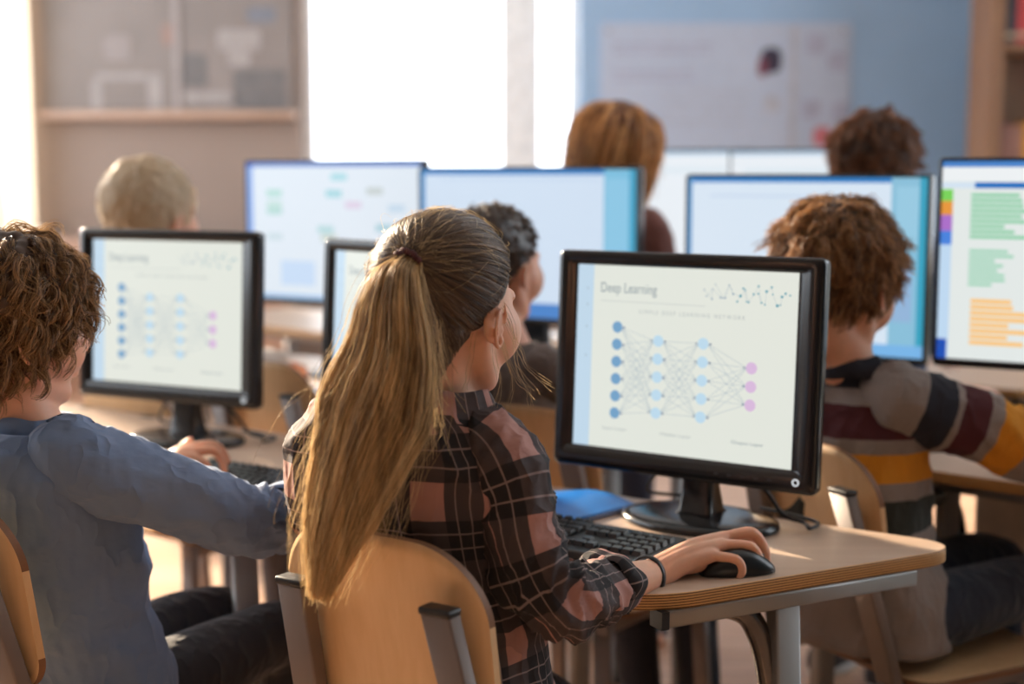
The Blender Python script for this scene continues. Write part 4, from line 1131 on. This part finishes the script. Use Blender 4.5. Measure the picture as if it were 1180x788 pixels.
    mh = hair_mat('hair_ash_blonde', (128, 106, 86), (60, 48, 40), .34, .15)
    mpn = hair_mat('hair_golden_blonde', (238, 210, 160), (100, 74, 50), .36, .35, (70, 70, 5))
    cap = MB(); hair_cap(cap, h, .0055, hairline, .0012, 3, 64, freq=60)
    cap.tube([h.w(tie+V(0, .03, 0)), h.w(tie)], [.03, .014], 20)
    cap.v = [v-o for v in cap.v]; hair = put(fused(cap, [mh], .0025, 3, 'hair'), 'hair', t)
    keep = lambda d: (hairline(d) > .35)
    n = 15000; p0 = scalp_roots(n, keep)
    # ragged hairline baby hairs + combed strands
    off = rng.uniform(.004, .0095, n); K = 14; path = [p0]; p = p0.copy()
    lump = np.array([nz(q, 55, 4) for q in p0])
    for k in range(1, K):
        rem = tie-p; p = p+rem/(K-k)
        q = (p-CC)/(CE[None, :]+(off+.0022*lump)[:, None]*min(1, k/2)); r = np.linalg.norm(q, axis=1)
        m_ = (r < 1) | (k < K-2); fade = 1.0
        tgt = CC+(p-CC)/r[:, None]
        if k < K-2: p = np.where((r < 1.25)[:, None], tgt, p)
        path.append(p.copy())
    path[-1] = tie+rng.normal(size=p.shape)*.006
    A = np.stack(path, 1)
    hair_obj('combed_strands', local_world(h, A, o), .00042, .0004, mh, hair)
    # flyaways
    n = 520; p0 = scalp_roots(n, lambda d: (hairline(d) > .5) & (d[:, 2] > -.1))
    side_ = rng.normal(size=(n, 3))
    def fl(p, t): 
        g = tie-p; g /= np.linalg.norm(g, axis=1)[:, None]; out = (p-CC)/np.linalg.norm(p-CC, axis=1)[:, None]
        return g*1.0+out*(.40-.8*t)+side_*.28
    A = grow(p0, fl, rng.uniform(.03, .09, n), 12, rng.uniform(.006, .015, n), .0003)
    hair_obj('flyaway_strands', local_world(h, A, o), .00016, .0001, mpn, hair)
    # face-side wisps
    ws = []
    for a, b, c, d in (((566, 330, 1.70), (590, 372, 1.71), (596, 420, 1.71), (618, 452, 1.72)), ((572, 338, 1.70), (600, 400, 1.71), (612, 425, 1.71), (640, 446, 1.72)), ((564, 345, 1.69), (578, 400, 1.68), (590, 440, 1.69), (584, 470, 1.69)), ((560, 340, 1.69), (570, 410, 1.67), (576, 440, 1.67), (566, 474, 1.67)), ((568, 350, 1.69), (592, 430, 1.69), (606, 448, 1.70), (612, 470, 1.70)), ((556, 336, 1.68), (546, 380, 1.67), (540, 420, 1.665), (534, 450, 1.665))):
        base = catmull([P(*a), P(*b), P(*c), P(*d)], 5)
        for j in range(4): ws.append(base+np.cumsum(rng.normal(size=base.shape)*.0007, 0)+rng.normal(size=3)*.0015)
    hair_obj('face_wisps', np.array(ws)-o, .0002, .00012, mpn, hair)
    # nape hair combed up to the tie, with a few loose strands
    cap2 = MB(); rr_ = []
    for zz, rad, yy in ((-.080, .020, -.030), (-.070, .032, -.032), (-.05, .042, -.034), (-.03, .056, -.034), (.0, .066, -.036), (.03, .05, -.03)):
        rr_.append(np.array([h.w((rad*math.cos(a), yy-.004+rad*.84*math.sin(a), zz)) for a in np.linspace(0, 2*PI, 40, endpoint=False)]))
    cap2.loft(rr_, 0, True); cap2.v = [v-o for v in cap2.v]; cap2.build('nape_hair', mh, hair)
    n = 5200; ph = rng.uniform(-1, 1, n); zz = rng.uniform(-.098, -.02, n); w_ = np.interp(zz, [-.098, -.06, -.02], [.55, .85, 1.08]); an = -PI/2+ph*w_*1.45
    rad = np.interp(zz, [-.098, -.06, -.03, 0], [.044, .050, .062, .068])
    p0 = np.stack([rad*np.cos(an), -.034+rad*.9*np.sin(an), zz], 1); path = [p0]
    for k in range(1, 12):
        s_ = k/11; p = p0*(1-s_)+tie*s_+V(0, 0, 0); q = (p-CC)/(CE*1.06); r = np.linalg.norm(q, axis=1); m_ = r < 1
        p[m_] = CC+((p-CC)[m_]/r[m_][:, None]); q2 = p-V(0, -.034, 0); r2 = np.hypot(q2[:, 0], q2[:, 1]/.9); lim = np.interp(p[:, 2], [-.098, -.06, -.03, .02], [.046, .052, .064, .070]); m2 = (r2 < lim) & (p[:, 2] < .02)
        p[m2, 0] *= (lim/np.maximum(r2, 1e-4))[m2]; p[m2, 1] = -.034+(p[m2, 1]+.034)*(lim/np.maximum(r2, 1e-4))[m2]
        path.append(p)
    path[-1] = tie+rng.normal(size=p.shape)*.006
    A = np.stack(path, 1); hair_obj('nape_strands', local_world(h, A, o), .00042, .0004, mh, hair)
    n = 700; ph = rng.uniform(-1, 1, n); an = -PI/2+ph*.9; z0 = rng.uniform(-.07, .0, n); p0 = np.stack([.066*np.cos(an), -.04+.060*np.sin(an), z0], 1)
    ln = rng.uniform(.03, .11, n); t_ = np.linspace(0, 1, 12); sw = rng.normal(size=(n, 3))*.012
    A = p0[:, None, :]+np.stack([np.outer(np.cos(an)*.014, t_), np.outer(np.sin(an)*.014, t_), -np.outer(ln, t_)], 2)+sw[:, None, :]*(t_**2)[None, :, None]
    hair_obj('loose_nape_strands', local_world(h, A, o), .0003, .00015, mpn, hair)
    # ponytail
    cl = catmull([P(472, 300, 1.632), P(457, 319, 1.608), P(451, 352, 1.594), P(450, 385, 1.588), P(446, 418, 1.584), P(437, 451, 1.580), P(429, 480, 1.577), P(408, 540, 1.566), P(389, 600, 1.552), P(378, 642, 1.545), P(367, 692, 1.538)], 4)
    wd = np.interp(np.linspace(0, 1, len(cl)), np.linspace(0, 1, 11), [.012, .025, .034, .041, .048, .054, .056, .045, .033, .022, .010])
    tg = np.gradient(cl, axis=0); tg /= np.linalg.norm(tg, axis=1)[:, None]
    K = len(cl); sx_ = np.zeros_like(cl); sy_ = np.zeros_like(cl)
    for k in range(K):
        x = nrm(V(1, -.1, 0)-tg[k]*np.dot(V(1, -.1, 0), tg[k])); sx_[k] = x; sy_[k] = np.cross(tg[k], x)
    core = MB(); rings = []
    for k in range(0, K):
        rr = wd[k]*.80*max(.04, 1-max(0, (k/K-.45)/.5)**1.5); rings.append(np.array([cl[k]+(sx_[k]*math.cos(a)+sy_[k]*math.sin(a)*.50)*rr*(1+.10*math.sin(a*7+k*.2)) for a in np.linspace(0, 2*PI, 56, endpoint=False)]))
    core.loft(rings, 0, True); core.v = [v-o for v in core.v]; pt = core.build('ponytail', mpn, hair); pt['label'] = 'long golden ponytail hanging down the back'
    G = 90; ga = rng.uniform(0, 2*PI, G); gr = np.sqrt(rng.uniform(0.05, 1, G)); 
    t_ = np.linspace(0, 1, K)
    def locks(n, spread, over=1.0, wild=.0015, tipf=.3):
        gi = rng.integers(0, G, n); dx = rng.normal(size=n)*spread; dy = rng.normal(size=n)*spread
        u = gr[gi]*np.cos(ga[gi]); v = gr[gi]*np.sin(ga[gi])
        ph = gi*1.7; end = rng.uniform(.80, 1.0, n)*np.where(rng.random(n) < .3, .86, 1)
        tt = t_[None, :]*end[:, None]*(K-1); i0 = np.clip(tt.astype(int), 0, K-2); fr = (tt-i0)
        def L(A_): return (A_[i0].T*(1-fr).T).T+(A_[i0+1].T*fr.T).T if A_.ndim == 1 else A_[i0]*(1-fr)[..., None]+A_[i0+1]*fr[..., None]
        c_ = L(cl); w_ = L(wd); X_ = L(sx_); Y_ = L(sy_); T_ = t_[None, :]
        uu = (u+dx)[:, None]*over+.10*np.sin(ph[:, None]+T_*5)*T_; vv = (v+dy)[:, None]*over+.10*np.cos(ph[:, None]*1.3+T_*4)*T_
        conv = 1+.0*T_
        uu = uu*(1+.5*np.maximum(0, T_-.8)*tipf*4); 
        off = X_*(uu*w_*conv)[..., None]+Y_*(vv*w_*.58*conv)[..., None]
        wig = np.cumsum(rng.normal(size=(n, K, 3))*wild*.25, 1)*T_[..., None]
        return c_+off+wig
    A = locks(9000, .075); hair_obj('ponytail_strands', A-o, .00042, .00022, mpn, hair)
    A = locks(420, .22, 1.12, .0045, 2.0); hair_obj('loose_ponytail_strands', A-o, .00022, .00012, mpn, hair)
    # hair tie
    tb = MB(); ax = nrm(cl[1]-cl[0]); u = nrm(UPZ-ax*np.dot(UPZ, ax)); w_ = np.cross(ax, u); c0 = cl[0]+ax*.004
    ringp = [c0+(u*math.sin(a)+w_*math.cos(a))*(.0145+.001*math.sin(9*a)) for a in np.linspace(0, 2*PI, 40)]
    tb.tube(ringp, .0045, 10, sub=1, round_ends=False); tb.v = [v-o for v in tb.v]; tb.build('hair_tie', cloth_mat('tie_plum', (84, 44, 50)), hair)
    return t
girl()
chairs_g = 'plywood school chairs'
def chair_at(px, py, Y, rz, label, first=False, sc=(1, 1, 1)):
    """place so that the middle of the back's top edge sits at a pixel"""
    q = P(px, py, Y); top = V(0, -.155-(.415)*.16-.03, 0)*V(*sc)
    w = rotz(rz) @ top; loc = (q[0]-w[0], q[1]-w[1], 0)
    if first:
        chair0.location = loc; chair0.rotation_euler = (0, 0, rz); chair0['label'] = label; chair0['group'] = chairs_g; return chair0
    return dup(chair0, loc, rz, label, chairs_g, sc)
chair_at(427, 622, 1.575, R(-34), 'plywood school chair under the girl in the plaid shirt', True)
# ---------------------------------------------------------------- the other children
def tangent(p, crown):
    n = (p-CC)/CE**2; n /= np.linalg.norm(n, axis=1)[:, None]
    t = p-crown; t = t-n*np.sum(t*n, axis=1)[:, None]; t /= np.linalg.norm(t, axis=1)[:, None]+1e-6
    return t, n
def strands_on(h, o, parent, m, n, style, ln, rad=.0006, seedv=0):
    G = max(60, n//16)
    p0 = scalp_roots(G, lambda d: hairline(d) > .4)
    if style == 'short':
        crown = V(.01, -.06, .10)
        def flow(p, t):
            tan, out = tangent(p, crown)
            return tan*1.0+out*(.30-.35*t)+V(0, 0, -.25*t)
        A = grow(p0, flow, np.full(G, ln)*rng.uniform(.8, 1.2, G), 9, rng.uniform(.002, .008, G))
        A = clump(A, n, .0035, .7, .0012)
    elif style == 'messy':
        crown = V(.01, -.05, .11); sw = rng.normal(size=(G, 3))*.35
        def flow(p, t):
            tan, out = tangent(p, crown)
            return tan*1.0+out*(.55-.75*t)+sw+V(0, .15, -.2*t)
        A = grow(p0, flow, np.full(G, ln)*rng.uniform(.7, 1.3, G), 12, rng.uniform(.003, .015, G), .0008)
        A = clump(A, n, .0062, .75, .002)
    elif style == 'curly':
        crown = V(.0, -.04, .11); ph = rng.uniform(0, 6.28, G); ax = rng.normal(size=(G, 3)); K = 22
        def flow(p, t):
            tan, out = tangent(p, crown)
            return tan*.9+out*(.45-.55*t)+V(0, 0, -.4*t)+ax*.2
        A = grow(p0, flow, np.full(G, ln)*rng.uniform(.75, 1.2, G), K, rng.uniform(.004, .016, G), .0005)
        t = np.linspace(0, 1, K); d = np.gradient(A, axis=1); d /= np.linalg.norm(d, axis=2)[..., None]+1e-9
        a1 = np.cross(d, V(.3, .2, .9)); a1 /= np.linalg.norm(a1, axis=2)[..., None]+1e-9; a2 = np.cross(d, a1)
        w = 2*PI*rng.uniform(1.2, 2.1, G)[:, None]*t[None, :]+ph[:, None]; am = .011*t[None, :]**.7
        A = A+a1*(np.cos(w)*am)[..., None]+a2*(np.sin(w)*am)[..., None]
        A = clump(A, n, .0042, .55, .0012)
    else:  # long: down over the back
        def flow(p, t):
            tan, out = tangent(p, V(0, .0, .12))
            return tan*(1-t)+V(0, -.1, -1.0)*(.3+t)
        A = grow(p0, flow, np.full(G, ln)*rng.uniform(.8, 1.1, G), 16, rng.uniform(.004, .022, G), .0004)
        A = clump(A, n, .004, .3, .0022)
    return hair_obj('hair_strands', local_world(h, A, o), rad, rad*.5, m, parent)

def kid(label, h, nb, shR, shL, hips, armR, armL, hairm, style, ln, shirtm, trous, thick=.012, n=5200, wR=.050, side=None, face=None, torso_w=(.135, .105), chest=(.150, .10), voxel=.004, sleeves=((.050, .046, .040), (.050, .046, .040)), hands=True, handR=None, handL=None, rad=.0006, collar_r=.052, shoe=(60, 60, 66), amp=.006, hem=.46, sm=None, curls=0, skin=None, extra_hands=None, legs=None, elb=.5, slen=.86):
    face = F_ if face is None else nrm(face); side = nrm(np.cross(face, UPZ)) if side is None else side
    o = V(hips[0], hips[1], 0); t = thing('person', label, 'person', o)
    legs = legs or seat_legs(hips, face, side, .51, .36, .08)
    ms = (shR+shL)/2
    torso = [(hips+V(0, 0, .06), torso_w[0]*.66), (hips*.6+ms*.4, torso_w[0]*.72), (hips*.25+ms*.75, chest[0]*.76), (ms, chest[0]*.62), (nb+V(0, 0, -.03), .045)]
    arms = [([shR]+armR, [.034, .030, .021]), ([shL]+armL, [.034, .030, .021])]
    def hd(mb):
        for sg, ar, cfg in ((1, armR, handR), (-1, armL, handL)):
            d, up, th, curl = cfg if cfg else (nrm(ar[-1]-ar[-2]), UPZ, -sg, 22)
            if not callable(d): add_hand(mb, ar[-1], d, up, th, .88, curl)
        if extra_hands: extra_hands(mb)
    mb = base_body(h, nb, (shR, shL), torso, legs, arms, voxel, .044*h.s, hd)
    mb.v = [v-o for v in mb.v]; put(relax_head(fused(mb, [skin or m_skin2], voxel*.85, 2), h, o, 20), 'body', t)
    add_eyes(t, o, h)
    sb = MB(); ab = ms-hips
    specs = [(V(*hips[:2], hem), torso_w[0]*1.04, torso_w[1]*1.04), (hips+V(0, 0, .05), torso_w[0], torso_w[1]), (hips+ab*.38, torso_w[0]*.95, torso_w[1]*.95), (hips+ab*.62, chest[0]*.96, chest[1]*1.03), (hips+ab*.84, chest[0]*1.02, chest[1]*1.0),
             (ms+V(0, 0, -.022), chest[0]*1.0, chest[1]*.86), (ms+V(0, 0, .016), chest[0]*.84, chest[1]*.80), ((ms+nb)/2+V(0, 0, .014), chest[0]*.58, .070), (nb+V(0, 0, -.010), .060, .055), (nb+V(0, 0, .006), .052, .050)]
    sb.loft(torso_rings(specs, side, face, 64, 7, amp, (len(label)*7) % 50, 2.35), 0, True)
    m2 = 1 if sm else 0
    for (s0, ar, r_, sd) in ((shR, armR, sleeves[0], 11), (shL, armL, sleeves[1], 17)):
        inn = ms-s0; e = ar[0]; w = ar[1]; w = e+(w-e)*slen
        sleeve(sb, [s0+nrm(inn)*.035+V(0, 0, .010), s0, (s0+e)/2, e, (e+w)/2, w], [r_[0]*.92, r_[0], r_[0]*.98, r_[1], (r_[1]+r_[2])/2, r_[2]], sd, amp*.8, m2, 48, 9, elbow=elb)
    sb.v = [v-o for v in sb.v]; shirt = sb.build('shirt', [shirtm] if not sm else [shirtm, sm], t)
    cb = MB(); collar(cb, nb+V(0, 0, -.014), side, face, collar_r, h=.024); cb.v = [v-o for v in cb.v]; cb.build('collar', shirtm, shirt)
    build_trousers(t, o, hips, legs, trous, .064); build_shoes(t, o, legs, face, mat('shoe_dark', shoe, .6), mat('sole_white', (210, 208, 204), .6))
    cap = MB(); hair_cap(cap, h, thick, hairline, .003 if not curls else .008, (len(label)*5) % 30, 48, freq=50)
    if curls:
        rg = np.random.default_rng(curls); D = dirs(240, rg); D = D[(hairline(D) > .55)]
        for d in D: cap.ell(h.w(CC+d*(CE+thick*.9)), V(.013, .013, .012)*rg.uniform(.7, 1.2)*h.s, 8)
    if style in ('curly', 'long'):
        lowz = {'curly': -.085, 'long': -.20}[style]
        rr_ = []
        for zz, rx, ry, yy in ((lowz, .045, .03, -.05), (lowz*.8, .062, .045, -.045), (-.04, .074, .066, -.034), (.0, .076, .074, -.024), (.03, .06, .06, -.02)):
            rr_.append(np.array([h.w((rx*math.cos(a), yy+ry*math.sin(a)-.012, zz)) for a in np.linspace(0, 2*PI, 32, endpoint=False)]))
        cap.loft(rr_, 0, True)
    cap.v = [v-o for v in cap.v]; hair = put(fused(cap, [hairm], .0035, 2, 'hair'), 'hair', t)
    strands_on(h, o, hair, hairm, n, style, ln, rad)
    return t, o, hair

def posed(c, yaw, standing=False, drop=.128, hip=.50, shw=.135):
    f = V(math.sin(R(yaw)), math.cos(R(yaw)), 0); s_ = V(f[1], -f[0], 0); c = np.asarray(c, float)
    nb = c-f*.012-UPZ*drop; shR = nb+s_*shw-UPZ*.052; shL = nb-s_*shw-UPZ*.052
    hz = hip; hips = V(nb[0], nb[1], hz)-f*.01
    if standing:
        legs = [(hips+s_*g*.075, hips+s_*g*.08+f*.01-UPZ*(hz-.42), V(*(hips+s_*g*.08-f*.01)[:2], .085)) for g in (1, -1)]
        aR = [shR+s_*.03+f*.05-UPZ*.21, shR+f*.22-UPZ*.26-s_*.02]; aL = [shL-s_*.03+f*.05-UPZ*.21, shL+f*.22-UPZ*.26+s_*.02]
    else:
        legs = None; aR = [shR+s_*.03+f*.12-UPZ*.17, shR+f*.33-UPZ*.20-s_*.02]; aL = [shL-s_*.03+f*.12-UPZ*.17, shL+f*.33-UPZ*.20+s_*.02]
    return f, s_, nb, shR, shL, hips, legs, aR, aL

# --- child in the light blue shirt, left edge
def blue_child():
    h = Head(P(14, 378, 1.95), 50, 8, 0, 1.0); nb = P(40, 484, 1.945)
    shR = P(92, 532, 1.87); shL = shR-E_*.27; hips = V(-.635, 2.03, .50)
    elR, wR_ = P(292, 604, 1.97), P(395, 578, 2.16); elL, wL = P(60, 604, 2.2), P(186, 545, 2.42)
    def eh(mb):
        w = wL; mc = [P(221, 516, 2.475), P(225, 520, 2.455), P(223, 528, 2.435), P(216, 537, 2.415)]
        for i, q in enumerate(mc): mb.tube([w+V(0, .010-.007*i, .002), w*.45+q*.55+V(0, 0, .008), q], [.017, .0155, .0105], 12, sub=5)
        F = [[mc[0], P(243, 512, 2.50), P(256, 520, 2.515), P(262, 531, 2.515)], [mc[1], P(246, 519, 2.475), P(256, 531, 2.48), P(259, 543, 2.475)], [mc[2], P(236, 534, 2.445), P(241, 548, 2.44), P(242, 560, 2.43)], [mc[3], P(228, 545, 2.415), P(231, 556, 2.41), P(230, 566, 2.40)]]
        for i, f in enumerate(F): chain(mb, f, [.0092, .0086, .0080, .0068])
        chain(mb, [P(196, 532, 2.45), P(206, 522, 2.48), P(214, 513, 2.50), P(219, 508, 2.50)], [.013, .011, .009, .0075])
    hm = hair_mat('hair_curly_brown', (178, 142, 98), (72, 50, 36), .4, .3)
    m = cloth_mat('shirt_light_blue', (98, 122, 158), .06, .0006, .8)
    t, o, hair = kid('child with curly light brown hair in a light blue shirt at the left edge', h, nb, shR, shL, hips, [elR, wR_], [elL, wL], hm, 'curly', .085, m, cloth_mat('trousers_black', (26, 28, 36)), thick=.013, n=15000,
        torso_w=(.138, .112), chest=(.150, .105), voxel=.003, sleeves=((.058, .050, .043), (.054, .048, .042)), handL=((lambda: 0), 0, 0, 0), extra_hands=eh, curls=3, slen=.46, elb=.72, amp=.008, skin=m_skin, rad=.0006)
    # turned-back cuff
    cb = MB(); d = nrm(wR_-elR); c0 = elR+(wR_-elR)*.36; u = nrm(UPZ-d*np.dot(UPZ, d)); w_ = np.cross(d, u)
    cb.loft([np.array([c0+d*(s_+.004*math.sin(2*a))+(u*math.sin(a)+w_*math.cos(a))*(r+.003*math.sin(3*a+s_*50)) for a in np.linspace(0, 2*PI, 48, endpoint=False)]) for s_, r in ((-.028, .046), (-.026, .0505), (0, .0515), (.026, .0495), (.030, .046), (.026, .040), (-.01, .038))], 0, False)
    cb.v = [v-o for v in cb.v]; cb.build('cuff', m, [x for x in t.children if x.name.startswith('shirt')][0])
blue_child()
chair_at(-84, 562, 1.80, R(-34), 'plywood school chair under the child in the light blue shirt')

# --- child in the striped sweater
def striped_child():
    h = Head(P(966, 325, 2.45), 42, 14, 0, 1.12); f = V(math.sin(R(48)), math.cos(R(48)), 0); s_ = V(f[1], -f[0], 0)
    nb = P(978, 414, 2.45); shR = P(1040, 462, 2.40); shL = shR-s_*.27; hips = V(.625, 2.44, .50)
    lf = V(math.sin(R(62)), math.cos(R(62)), 0); ls = V(lf[1], -lf[0], 0); legs = seat_legs(hips, lf, ls, .515, .40, .08)
    elR, wR_ = P(1192, 516, 2.42), P(1290, 505, 2.64); elL, wL = V(.67, 2.84, .80), P(1100, 455, 2.84)
    GR, NV, MA, MU, GN = (142, 132, 128), (26, 30, 44), (74, 22, 32), (216, 142, 28), (40, 46, 42)
    mz = stripes_mat('sweater_stripes', [(0, GR), (.665, GN), (.722, GR), (.752, MU), (.800, GR), (.825, MA), (.880, GR), (.908, NV), (.962, GR)], 'z')
    ms = stripes_mat('sleeve_stripes', [(0, GR), (.060, NV), (.110, GR), (.122, MA), (.172, GR), (.198, MU), (.248, GR), (.29, GN), (.34, GR)], 'v')
    kid('child with tousled brown hair in a striped multicolour sweater', h, nb, shR, shL, hips, [elR, wR_], [elL, wL], hair_mat('hair_tousled_brown', (190, 140, 90), (74, 50, 34), .4, .3), 'messy', .050, mz, cloth_mat('denim_navy', (30, 40, 58)), thick=.012, n=15000,
        side=s_, face=f, torso_w=(.140, .112), chest=(.148, .105), voxel=.004, sleeves=((.066, .062, .052), (.060, .055, .045)), sm=ms, legs=legs, amp=.007, rad=.0008, handL=(V(.8, .4, .1), UPZ, 1, 25))
striped_child()
chair_at(925, 503, 2.38, R(-62), 'plywood school chair under the child in the striped sweater', sc=(1.1, 1, .95))

# --- short-haired child in grey
def grey_child():
    h = Head(P(570, 307, 2.78), 38, 4, 0, 1.04); nb = P(588, 398, 2.78); shR = P(634, 430, 2.70); shL = shR-E_*.27; hips = V(-.035, 2.80, .50)
    legs = [(hips+E_*.075, V(.375, 3.0, .50), V(.415, 2.95, .085)), (hips-E_*.075, V(.25, 3.03, .50), V(.285, 2.95, .085))]
    kid('child with short dark hair in a grey top, behind the ponytail girl', h, nb, shR, shL, hips, [V(.17, 2.84, .79), V(.27, 3.04, .765)], [V(-.17, 3.02, .79), V(-.05, 3.2, .765)], hair_mat('hair_dark_short', (104, 80, 60), (46, 34, 28), .45, .1), 'short', .012, cloth_mat('grey_brown_jersey', (104, 94, 90)), cloth_mat('denim_dark', (24, 30, 44)), thick=.005, n=4000, rad=.0008, legs=legs)
grey_child()
chair_at(600, 458, 2.63, R(-34), 'plywood school chair under the short-haired child in grey', sc=(1.05, 1, .97))

# --- blond child at the left, behind the left monitor
c = P(174, 250, 3.42); f, s_, nb, shR, shL, hips, legs, aR, aL = posed(c, 34, False, .135, .56)
kid('child with smooth platinum blond hair above the left slide monitor', Head(c, 30, 4, 0, 1.16), nb, shR, shL, hips, aR, aL, hair_mat('hair_platinum', (250, 240, 222), (190, 168, 138), .6, .35), 'short', .055, cloth_mat('pale_jersey', (200, 190, 180)), cloth_mat('trousers_grey', (70, 70, 78)), thick=.014, n=6000, side=s_, face=f, rad=.0011, legs=legs)
chair_at(137, 452, 3.27, R(-34), 'plywood school chair under the blond child', sc=(1.05, 1, .9))
chair_at(296, 430, 3.08, R(-34), 'empty plywood school chair right of the stand of the left slide monitor')
# --- standing children further back
c = P(713, 180, 3.78); f, s_, nb, shR, shL, hips, legs, aR, aL = posed(c, 50, True, .14, .78)
kid('person with long ginger hair standing before the bright window edge', Head(c, 58, 6, 0, 1.12), nb, shR, shL, hips, aR, aL, hair_mat('hair_ginger', (246, 188, 120), (120, 72, 42), .4, .35), 'long', .20, cloth_mat('russet_jersey', (120, 74, 66)), cloth_mat('trousers_blue', (50, 60, 84)), thick=.016, n=8000, side=s_, face=f, rad=.0012, legs=legs, hem=.72)
c = P(1010, 198, 3.5); f, s_, nb, shR, shL, hips, legs, aR, aL = posed(c, 40, True, .14, .76)
kid('dark-haired child in a dark blue top between the two right wide monitors', Head(c, 44, 6, 0, 1.16), nb, shR, shL, hips, aR, aL, hair_mat('hair_brown_back', (150, 94, 56), (54, 34, 24), .42, .3), 'messy', .034, cloth_mat('navy_jersey', (38, 58, 92)), cloth_mat('trousers_charcoal', (44, 46, 52)), thick=.010, n=7000, side=s_, face=f, rad=.0011, legs=legs, hem=.70)
# --- beige drawer unit under the second-row desk
q0 = P(1122, 600, 2.95)
t = thing('drawer_unit', 'beige drawer unit under the second-row desk at the right edge', 'cabinet', (q0[0], q0[1], 0), R(-42))
m_be = mat('drawer_beige', (178, 164, 150), .6)
MB().box((0, 0, .03), (.40, .42, .66), bev=.008).build('body', m_be, t)
for i, z0 in enumerate((.06, .26, .46)):
    d_ = MB().box((.012, -.018, z0), (.388, 0, z0+.185), bev=.004).build('drawer', m_be, t)
    MB().tube([(.14, -.02, z0+.12), (.14, -.042, z0+.12), (.26, -.042, z0+.12), (.26, -.02, z0+.12)], .005, 8, sub=3).build('handle', m_steel_d, d_)
for x in (.03, .37):
    for y in (.03, .39): MB().ell((x, y, .016), (.015, .015, .016), 8).build('foot', m_blackp, t)
# ================= light, sky, camera =================
sc = bpy.context.scene
wd_ = bpy.data.worlds.new('sky'); sc.world = wd_; wd_.use_nodes = True; nt = wd_.node_tree
bg = nt.nodes['Background']; bg.inputs['Color'].default_value = (.86, .93, 1, 1); bg.inputs['Strength'].default_value = 5.0
def sun(az, el, strength, col, ang):
    l = bpy.data.lights.new('sun', 'SUN'); l.energy = strength; l.color = col; l.angle = R(ang)
    o = bpy.data.objects.new('sun', l); C.objects.link(o)
    d = Vector((math.sin(R(az))*math.cos(R(el)), math.cos(R(az))*math.cos(R(el)), math.sin(R(el))))  # towards the sun
    o.rotation_euler = d.to_track_quat('Z', 'Y').to_euler(); o.location = (-6, 10, 6)
sun(-36, 17, 20.0, (1.0, .80, .58), 1.2)
def portal(loc, rot, w, h):
    l = bpy.data.lights.new('window_portal', 'AREA'); l.shape = 'RECTANGLE'; l.size = w; l.size_y = h; l.cycles.is_portal = True
    o = bpy.data.objects.new('window_portal', l); C.objects.link(o); o.location = loc; o.rotation_euler = rot
portal(((wx0+wx1)/2, YB+.25, (wz0+wz1)/2), (R(-90), 0, 0), wx1-wx0, wz1-wz0)
portal(((cx0+cx1)/2, YB+.25, 2.2), (R(-90), 0, 0), cx1-cx0, 2.5)
portal((XR+.17, 3.7, 2.15), (0, R(90), 0), 2.4, 3.4)  # sky light through the added right-hand window
for a, b in lw: portal((XL-.25, (a+b)/2, 2.175), (0, R(-90), 0), 2.55, b-a)
cam = bpy.data.cameras.new('camera'); co = bpy.data.objects.new('camera', cam); C.objects.link(co)
cam.lens = 50; cam.sensor_width = 36; cam.clip_start = .05
co.location = (0, 0, CAMH); co.rotation_euler = (PI/2-PIT, 0, 0)
cam.dof.use_dof = True; cam.dof.focus_distance = 1.80; cam.dof.aperture_fstop = 2.2
sc.camera = co
sc.view_settings.view_transform = 'Standard'; sc.view_settings.look = 'None'; sc.view_settings.gamma = 1
sc.view_settings.use_curve_mapping = False; sc.view_settings.exposure = 0.0
sc.cycles.use_denoising = True; sc.cycles.max_bounces = 8; sc.cycles.transparent_max_bounces = 12
sc.cycles.sample_clamp_indirect = 6; sc.cycles.caustics_reflective = False; sc.cycles.caustics_refractive = False
